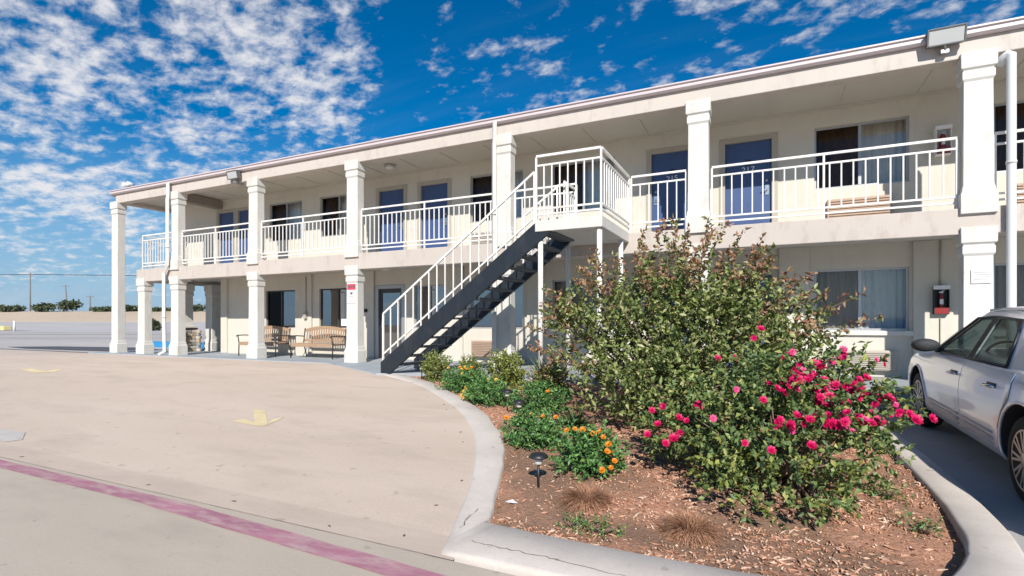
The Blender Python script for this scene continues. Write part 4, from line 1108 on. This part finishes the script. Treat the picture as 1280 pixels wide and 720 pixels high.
clump('marigold_plant', (-2.22, 5.2), (.32, .30, .26), 300, .050, .024, ml, 'low spreading green marigold by the curved kerb, its few orange blooms along the top', 'marigold', 'marigolds in the planting bed',
      flowers=[(-.32, -.05, .27), (-.08, .08, .30), (.05, .1, .29), (.2, .1, .29), (-.2, .05, .28)], fmat=MG)
clump('marigold_plant', (-2.75, 6.6), (.40, .35, .34), 320, .052, .025, ml, 'dark green marigold in the shade of the big shrub, few blooms', 'marigold', 'marigolds in the planting bed', flowers=fl(3, .3, .2, .36), fmat=MG)
clump('marigold_plant', (-3.70, 6.95), (.38, .32, .30), 320, .052, .025, ml, 'dark blue-green marigold by the kerb with yellow blooms on its left side', 'marigold', 'marigolds in the planting bed',
      flowers=[(-.36, -.15, .18), (-.38, -.18, .12), (-.34, -.12, .24), (-.1, .1, .34), (.05, .1, .35), (-.33, -.2, .08)], fmat=MY)
clump('marigold_plant', (-4.55, 7.65), (.42, .36, .34), 340, .054, .026, ml, 'farthest marigold, nearest the stair foot, topped with pale orange blooms', 'marigold', 'marigolds in the planting bed',
      flowers=fl(7, .35, .2, .36) + [(-.1, 0, .40), (0, 0, .41), (.1, .05, .40)], fmat=MG + MY)
lm = [M['leaf_lime'], M['leaf_shrub']]
clump('boxwood_shrub', (-5.62, 8.35), (.30, .28, .50), 260, .05, .026, lm, 'small yellow-green shrub right under the foot of the staircase', 'shrub', 'small lime shrubs along the walkway', up=.9)
clump('boxwood_shrub', (-4.95, 8.45), (.22, .22, .42), 170, .05, .024, lm, 'thin lime shrub, the middle of three by the walkway', 'shrub', 'small lime shrubs along the walkway', up=1.1)
clump('boxwood_shrub', (-4.1, 8.3), (.34, .30, .56), 300, .055, .028, [M['leaf_lime']], 'brightest lime green shrub, beside the column behind the stairs', 'shrub', 'small lime shrubs along the walkway', up=1.)
clump('mixed_shrub', (-3.05, 7.75), (.30, .30, .46), 210, .06, .028, [M['leaf_lime'], M['leaf_bronze'], M['leaf_shrub']], 'yellowing mixed shrub with bronze tips at the left foot of the big shrub', 'shrub', up=.6)
def blades(name, c, n, L, w, mats, label, cat, group=None, spread=.9, droop=.25, z0=None):
    z0 = bed_z(c[0], c[1]) if z0 is None else z0
    s = MB()
    for k in range(n):
        a = random.uniform(0, 2 * PI); e = random.uniform(.15, spread); l = L * random.uniform(.6, 1.1)
        d = Vector((math.cos(a) * math.sin(e), math.sin(a) * math.sin(e), math.cos(e))); sd = Vector((-math.sin(a), math.cos(a), 0))
        b = Vector((c[0] + random.gauss(0, .02 + L * .05), c[1] + random.gauss(0, .02 + L * .05), z0 - .01)); L_ = []
        for i in range(5):
            t = i / 4; p = b + d * l * t + Vector((math.cos(a), math.sin(a), 0)) * droop * l * t * t * .6 - Vector((0, 0, droop * l * t * t))
            ww = w * (1 - t ** 2) * .5 + .0008; L_.append([p - sd * ww, p + sd * ww])
        s.grid(L_, random.randrange(len(mats)))
    o = s.build(name, mats); return tag(o, label, cat, group)
blades('yucca_plant', (-3.2, 8.2), 80, .80, .05, [M['leaf_yucca']], 'spiky grey-green yucca below the stair landing', 'yucca', spread=1.25, droop=.08)
blades('daylily_plant', (-2.05, 6.05), 90, .42, .026, [M['leaf_strap']], 'dark strap-leaved lily in the shade left of the big shrub', 'lily', spread=1.1, droop=.4)
def dry_clump(c, r, n, label):
    z0 = bed_z(*c); s = MB()
    for k in range(n):
        a = random.uniform(0, 2 * PI); q = random.random() ** .5; e = q * 1.35
        d = Vector((math.cos(a) * math.sin(e), math.sin(a) * math.sin(e), math.cos(e))); l = r * random.uniform(.75, 1.1) * (1 if e > .5 else .85)
        b = Vector((c[0] + math.cos(a) * q * r * .35, c[1] + math.sin(a) * q * r * .35, z0 - .01)); sd = Vector((-math.sin(a), math.cos(a), 0)) * .0018
        j_ = Vector((random.gauss(0, .02), random.gauss(0, .02), random.gauss(0, .012))); l *= random.uniform(.45, 1); m_ = b + d * l * .6 + j_ + Vector((0, 0, .012)); t_ = b + d * l + j_ * 2.2 - Vector((0, 0, .05 * q))
        s.add([b - sd, b + sd, m_ + sd, m_ - sd, t_], [(0, 1, 2, 3), (3, 2, 4)])
    return tag(s.build('dry_grass_clump', M['dry_grass']), label, 'dry grass', 'dead grass mounds in the bed')
dry_clump((-1.25, 3.95), .20, 3200, 'round mound of dead tan grass beside the nearest path light')
dry_clump((-.45, 3.72), .195, 3200, 'round mound of dead tan grass in front of the rose bush')
for c, L_, nn_, lb in (((-1.2, 3.5), .07, 30, 'sparse green weed sprouting by the front kerb, left one'), ((-.98, 3.48), .08, 34, 'sparse green weed sprouting by the front kerb, next to the left one'), ((.85, 4.95), .10, 60, 'low green weed right of the rose bush by the side kerb'), ((.95, 4.35), .08, 30, 'smaller green weed near the rounded right corner of the kerb')):
    clump('weed_plant', c, (L_ * 1.5, L_ * 1.2, L_), nn_, .03, .014, [M['leaf_marigold'], M['leaf_shrub']], lb, 'weed', 'weeds in the mulch', per=5, tw=.05)

# path lights
def path_light(c, label):
    z0 = bed_z(*c) ; t = thing('path_light', (c[0], c[1], z0), label, 'garden light', 'solar path lights in the bed')
    MB().tube([(c[0], c[1], z0 - .02), (c[0], c[1], z0 + .19)], .011, 8).build('stake', M['black'], t)
    MB().lathe([(.015, z0 + .19), (.035, z0 + .2), (.04, z0 + .245), (.03, z0 + .25)], (c[0], c[1], 0), 14).build('lens', M['lamp_glass'], t)
    MB().lathe([(.082, z0 + .252), (.085, z0 + .26), (.06, z0 + .285), (.02, z0 + .295)], (c[0], c[1], 0), 18).build('lamp_shade', M['black'], t)
path_light((-1.72, 4.10), 'nearest black solar path light, standing on bare soil in front of the bushy marigold')
path_light((-3.25, 6.62), 'black solar path light at the right edge of the dark blue-green marigold')
path_light((-2.78, 6.0), 'black solar path light half hidden between two marigolds by the lily')
path_light((-6.0, 8.45), 'farthest black path light, at the stair foot')
# litter
s = MB(); c = (-1.80, 3.74); z0 = bed_z(*c) + .012
s.add([(c[0] - .05, c[1] - .015, z0), (c[0] + .02, c[1] - .03, z0 + .008), (c[0] + .055, c[1] + .005, z0), (c[0] + .0, c[1] + .03, z0 + .014), (c[0] - .04, c[1] + .02, z0 + .004)], [(0, 1, 2, 3, 4)])
tag(s.build('paper_scrap', M['white_sign'], solid=.001), 'crumpled white paper scrap on the soil near the kerb corner', 'litter')
# dry leaves on the driveway
s = MB()
for k in range(16):
    if k < 5: x = random.uniform(-8, -1.9); y = 2.74 + abs(random.gauss(0, .05))
    else:
        i = random.randrange(0, 30); f = fine[i]; x = f[0] - abs(random.gauss(0, .12)); y = f[1] - abs(random.gauss(0, .1))
    if y < 2.72: continue
    z0 = zg(y) + .006; a = random.uniform(0, 6.28); L_ = random.uniform(.012, .03)
    s.add([(x + L_ * math.cos(a), y + L_ * math.sin(a), z0), (x - L_ * .4 * math.sin(a), y + L_ * .4 * math.cos(a), z0 + .006), (x - L_ * math.cos(a), y - L_ * math.sin(a), z0), (x + L_ * .4 * math.sin(a), y - L_ * .4 * math.cos(a), z0 + .004)], [(0, 1, 2, 3)])
tag(s.build('dry_leaves', M['bark']), 'scattered dry brown leaves along the driveway kerb and gutter', 'leaves', kind='stuff')

# ------------------------------------------------------------------ far lot and background
def far(r, f, z=0.): return (.9016 * r + FX * f, .4327 * r + FY * f, z)     # r metres to the side, f metres out
s = MB().grid([[(x, y, -.03) for x in (-160, -90, -50, -30, -19, 30)] for y in (10.0, 13, 20, 40, 75)], 0, False)
tag(s.build('asphalt_lot', M['lot']), kind='structure')
def patch(name, pts, z, mat):
    s = MB(); s.add([(x, y, z) for x, y in pts], [tuple(range(len(pts)))]); return tag(s.build(name, M[mat]), kind='structure')
patch('tarred_joint', [(-75, 10.03), (-20.8, 10.03), (-20.8, 10.25), (-75, 10.6)], -.022, 'lot_dark')
patch('painted_shadow', [(-27.0, 10.7), (-21.4, 11.0), (-21.2, 12.6), (-24, 13.3), (-28.5, 12.4), (-30, 11.2)], -.024, 'lot_dark')  # ground shadow on the lot, painted as a flat dark sheet
A = [far(r, f)[:2] for r, f in ((-60, 33), (20, 33), (20, 38), (-60, 38))]; patch('access_road', A, -.024, 'road_far')
A = [far(r, f)[:2] for r, f in ((-120, 58), (40, 58), (40, 72), (-120, 72))]; patch('access_road', A, -.018, 'road_far')
A = [far(r, f)[:2] for r, f in ((-52, 80), (40, 80), (40, 105), (-52, 105))]; patch('lawn', A, -.05, 'lawn')
A = [far(r, f)[:2] for r, f in ((-70, 36.0), (20, 36.6), (20, 37.0), (-70, 36.6))]; patch('lot_seam', A, -.014, 'lot_dark')
A = [far(r, f)[:2] for r, f in ((-70, 48.0), (20, 47.6), (20, 48.2), (-70, 48.9))]; patch('lot_seam', A, -.014, 'parking')
P = []
for r in [-420 + 20 * i for i in range(36)]:
    h = 4.6 + .3 * mnoise.noise(Vector((r * .02, 0, 0)))
    P.append([far(r, 134, .6), far(r, 138, 1.5), far(r, 146, h - .5), far(r, 152, h), far(r, 260, h - 1)])
tag(MB().grid(P).build('embankment', M['bank']), kind='structure')
tag(MB().grid([[far(r, 70, -.06), far(r, 90, .14), far(r, 115, .75), far(r, 137, 1.35)] for r in range(-420, 300, 40)]).build('gravel_rise', M['road_far']), kind='structure')
# trees along the embankment
def far_tree(r, f, z0, w, h, label, low=False):
    c = far(r, f, z0); t = thing('roadside_tree', c, label, 'tree', 'trees along the embankment')
    s = MB().tube([c, (c[0] + .1, c[1], z0 + h * .4), (c[0] + .05, c[1] + .1, z0 + h * .75)], [.28, .2, .08], 6)
    for k in range(5):
        a = random.uniform(0, 6.28); s.tube([(c[0] + .1, c[1], z0 + h * .35), (c[0] + math.cos(a) * w * .3, c[1] + math.sin(a) * w * .3, z0 + h * .7)], [.12, .04], 5)
    s.build('trunk', M['bark'], t)
    lb = [(c[0] + random.uniform(-.35, .35) * w, c[1] + random.uniform(-.35, .35) * w, z0 + h * random.uniform(.4, .75), w * random.uniform(.2, .36), w * random.uniform(.2, .36), h * random.uniform(.18, .3)) for _ in range(6)]
    P = Plant()
    for p, u, rr in lobe_points(lb, 260, .5): P.twig(p, u + Vector((0, 0, .3)), .5, 6, 1., (0,))
    leaves_obj('crown', [M['leaf_far']], P.c, P.d, .55, .40, t, P.m)
for (r, w, h, lb) in [(-143, 7, 2.6, 'low dark tree at the left edge of the embankment skyline'), (-134, 5, 3.6, 'rounded tree just left of the tallest utility pole'), (-128, 8, 4.8, 'tallest rounded tree right behind the tallest utility pole'), (-117, 8, 2.2, 'low spreading tree between the two wooden poles'),
                      (-109, 6, 2.8, 'small bushy tree behind the leaning pole'), (-99, 7, 1.8, 'lowest scrubby tree halfway along the skyline'), (-90, 9, 3.2, 'bushy tree right of the shortest pole'), (-80, 9, 3.6, 'wide tree on the skyline left of the corner column'), (-70, 7, 2.6, 'small tree on the skyline seen between the left columns'), (-61, 8, 3.2, 'farthest right skyline tree seen under the balcony')]:
    far_tree(r, 150, 4.0, w, h * .68, lb)
c = far(-49.2, 72, -.05)
def bush(c, w, h, label):
    t = thing('roadside_bush', c, label, 'bush'); P = Plant()
    for p, u, rr in lobe_points([(c[0], c[1], c[2] + h * .5, w / 2, w / 2, h / 2)], 260, .5): P.twig(p, u + Vector((0, 0, .3)), .3, 6, 1., (0,))
    MB().tube([c, (c[0], c[1], c[2] + h * .6)], [.08, .03], 6).build('stem', M['bark'], t)
    leaves_obj('foliage', [M['leaf_far']], P.c, P.d, .28, .2, t, P.m)
bush(c, 1.3, 1.3, 'dark round bush at the lot edge seen between the left columns')
# utility poles
def pole(r, f, h, lean, label, arms=1):
    c = far(r, f, 0); t = thing('utility_pole', c, label, 'pole', 'utility poles in the distance')
    top = (c[0] + lean * .9, c[1] + lean * .43, h)
    MB().tube([c, top], [.22, .16], 8).build('post', M['pole_wood'], t)
    s = MB(); d = Vector(far(1, 0)) * 1.1
    for k in range(arms):
        q = Vector((lerp(c[0], top[0], .95 - .06 * k), lerp(c[1], top[1], .95 - .06 * k), h * (.965 - .06 * k))); s.beam(q - d, q + d, .14, .14)
    s.build('crossarm', M['bark'], t)
pole(-143.0, 156, 16.0, .0, 'tallest dark utility pole at far left, carrying the wire')
pole(-131.5, 156, 12.4, -1.1, 'leaning grey utility pole right of the tallest one')
pole(-125.3, 156, 9.2, .1, 'shortest bare utility pole, left of the corner column')
pts = []
for i in range(41):
    r = lerp(-363, 187, i / 40); ph = ((r + 143) / 110) % 1
    pts.append(far(r, 156, 15.5 - 1.2 * 4 * ph * (1 - ph) * .35))
tag(MB().tube(pts, .09, 5).build('power_line', M['black']), 'thin dark power line crossing low in the sky at left', 'wire')
t = MB().tube([far(-62.5, 66, -.03), far(-62.5, 66, 1.3)], .13, 10).build('bollard', M['white_plastic']); tag(t, 'short white bollard standing alone on the far asphalt lot', 'bollard')
c = far(-73.3, 76, -.03)
t = MB().box(c[0] - 2.2, c[0] + .8, c[1] - .5, c[1] + .5, -.03, .62).build('concrete_barrier', M['yellow'], bevel=.08); tag(t, 'yellow painted barrier at the far left edge of the lot', 'barrier')
A = [far(r, f)[:2] for r, f in ((-75, 73), (-68, 73), (-67, 82), (-75, 82))]; patch('painted_shadow', A, -.012, 'lot_dark')  # shadow beside the yellow barrier, laid on the ground as dark colour

# ------------------------------------------------------------------ sky and sun
sun_dir = Vector((.45, -1, .757)).normalized()
elev = math.asin(sun_dir.z); az = math.atan2(sun_dir.x, sun_dir.y)
W = bpy.data.worlds.new('World'); scene.world = W; W.use_nodes = True
nt = W.node_tree; nt.nodes.clear()
N = lambda t: nt.nodes.new(t); Lk = nt.links.new
def math_(op, a, b=None, clamp=False):
    n = N('ShaderNodeMath'); n.operation = op; n.use_clamp = clamp
    for i, v in enumerate((a, b)):
        if v is None: continue
        if isinstance(v, (int, float)): n.inputs[i].default_value = v
        else: Lk(v, n.inputs[i])
    return n.outputs[0]
sky = N('ShaderNodeTexSky'); sky.sky_type = 'NISHITA'; sky.sun_disc = False
sky.sun_elevation = elev; sky.sun_rotation = az; sky.air_density = 1.0; sky.dust_density = .0; sky.ozone_density = 3.2
hsv = N('ShaderNodeHueSaturation'); hsv.inputs['Saturation'].default_value = 1.52; hsv.inputs['Value'].default_value = 1.12
Lk(sky.outputs[0], hsv.inputs['Color'])
tc = N('ShaderNodeTexCoord'); nrm = N('ShaderNodeVectorMath'); nrm.operation = 'NORMALIZE'; Lk(tc.outputs['Generated'], nrm.inputs[0])
sep = N('ShaderNodeSeparateXYZ'); Lk(nrm.outputs[0], sep.inputs[0])
zc = math_('MAXIMUM', sep.outputs['Z'], .02)
zd = math_('ADD', zc, .22)
comb = N('ShaderNodeCombineXYZ'); Lk(math_('DIVIDE', sep.outputs['X'], zd), comb.inputs[0]); Lk(math_('DIVIDE', sep.outputs['Y'], zd), comb.inputs[1])
def wnoise(scale, detail, rough, off=0, stretch=(1, 1, 1), rot=0, dist=0):
    mp = N('ShaderNodeMapping'); mp.inputs['Location'].default_value = (off, off * .7, 0); mp.inputs['Scale'].default_value = stretch; mp.inputs['Rotation'].default_value = (0, 0, rot)
    Lk(comb.outputs[0], mp.inputs[0])
    n = N('ShaderNodeTexNoise'); n.inputs['Scale'].default_value = scale; n.inputs['Detail'].default_value = detail; n.inputs['Roughness'].default_value = rough; n.inputs['Distortion'].default_value = dist
    Lk(mp.outputs[0], n.inputs['Vector']); return n.outputs['Fac']
n1 = wnoise(13, 8, .60, 3.1, (1, 1.25, 1), .5, .15)
n2 = wnoise(3.4, 3, .5, 7.7)
def blob(d, inner, outer):
    v = Vector(d).normalized(); dt = N('ShaderNodeVectorMath'); dt.operation = 'DOT_PRODUCT'; Lk(nrm.outputs[0], dt.inputs[0]); dt.inputs[1].default_value = v
    mr = N('ShaderNodeMapRange'); mr.interpolation_type = 'SMOOTHSTEP'
    mr.inputs['From Min'].default_value = math.cos(math.radians(outer)); mr.inputs['From Max'].default_value = math.cos(math.radians(inner))
    Lk(dt.outputs['Value'], mr.inputs['Value']); return mr.outputs[0]
def pxdir(x, y):
    u, v = (x - 640) / 657, (404 - y) / 657
    return (-.4327 + .9016 * u, .9016 + .4327 * u, v)
cov = None
for (x, y, i_, o_, w_) in [(150, 110, 9, 25, 1.0), (330, 70, 5, 16, 1.0), (90, 200, 3, 12, .80), (260, 180, 4, 14, .8), (560, 95, 2, 9, .66), (690, 85, 2, 9, .72), (830, 50, 5, 13, .78), (1180, 10, 6, 18, .78), (960, 40, 4, 12, .66), (690, 20, 1.5, 6, .6), (620, 45, 1, 4, .6), (400, 125, 1.5, 6, .7)]:
    b = math_('MULTIPLY', blob(pxdir(x, y), i_, o_), w_)
    cov = b if cov is None else math_('MAXIMUM', cov, b)
dens = math_('ADD', n1, math_('MULTIPLY', math_('SUBTRACT', cov, .62), .42))
dens = math_('ADD', dens, math_('MULTIPLY', math_('SUBTRACT', n2, .55), .62))
mr = N('ShaderNodeMapRange'); mr.interpolation_type = 'SMOOTHSTEP'; mr.inputs['From Min'].default_value = .50; mr.inputs['From Max'].default_value = .86; Lk(dens, mr.inputs['Value'])
# thin streaks low over the horizon
n3 = wnoise(1.5, 6, .6, 1.3, (.30, 1.8, 1), 1.05)
m3 = N('ShaderNodeMapRange'); m3.interpolation_type = 'SMOOTHSTEP'; m3.inputs['From Min'].default_value = .50; m3.inputs['From Max'].default_value = .78; m3.inputs['To Max'].default_value = .3; Lk(n3, m3.inputs['Value'])
low = N('ShaderNodeMapRange'); low.inputs['From Min'].default_value = .03; low.inputs['From Max'].default_value = .28; low.inputs['To Min'].default_value = 1; low.inputs['To Max'].default_value = .15; Lk(sep.outputs['Z'], low.inputs['Value'])
alpha = math_('MAXIMUM', math_('MULTIPLY', mr.outputs[0], .95), math_('MULTIPLY', m3.outputs[0], low.outputs[0]))
alpha = math_('MULTIPLY', alpha, math_('MULTIPLY', math_('SUBTRACT', sep.outputs['Z'], .0), 30, True), True)
bg1 = N('ShaderNodeBackground'); hz = N('ShaderNodeMapRange'); hz.interpolation_type = 'SMOOTHSTEP'; hz.inputs['From Min'].default_value = -.05; hz.inputs['From Max'].default_value = .34; hz.inputs['To Min'].default_value = .95; hz.inputs['To Max'].default_value = 0
Lk(sep.outputs['Z'], hz.inputs['Value'])
hm = N('ShaderNodeMix'); hm.data_type = 'RGBA'; Lk(hz.outputs[0], hm.inputs[0]); Lk(hsv.outputs[0], hm.inputs[6]); hm.inputs[7].default_value = (2.9, 4.9, 7.4, 1)
Lk(hm.outputs[2], bg1.inputs['Color']); bg1.inputs['Strength'].default_value = .075
bg2 = N('ShaderNodeBackground'); bg2.inputs['Color'].default_value = (.93, .93, .96, 1); bg2.inputs['Strength'].default_value = .72
mx = N('ShaderNodeMixShader'); Lk(alpha, mx.inputs[0]); Lk(bg1.outputs[0], mx.inputs[1]); Lk(bg2.outputs[0], mx.inputs[2])
out = N('ShaderNodeOutputWorld'); Lk(mx.outputs[0], out.inputs['Surface'])
ld = bpy.data.lights.new('sun', 'SUN'); ld.energy = 5.0; ld.angle = math.radians(.53); ld.color = (1, .955, .885)
lo = bpy.data.objects.new('sun', ld); C.objects.link(lo); lo.rotation_euler = (-sun_dir).to_track_quat('-Z', 'Y').to_euler()

# ------------------------------------------------------------------ camera
cd = bpy.data.cameras.new('camera'); cam = bpy.data.objects.new('camera', cd); C.objects.link(cam)
cd.sensor_width = 36; cd.lens = 36 * 657 / 1280; cd.shift_y = 44 / 1280; cd.clip_end = 6000; cd.clip_start = .05
cam.location = (0, 0, 1.01); cam.rotation_euler = (PI / 2, 0, math.radians(25.64))
scene.camera = cam
scene.view_settings.view_transform = 'Standard'; scene.view_settings.look = 'None'; scene.view_settings.exposure = .30; scene.view_settings.gamma = 1
scene.render.engine = 'CYCLES'
scene.cycles.max_bounces = 8; scene.cycles.transparent_max_bounces = 12
scene.cycles.use_denoising = True
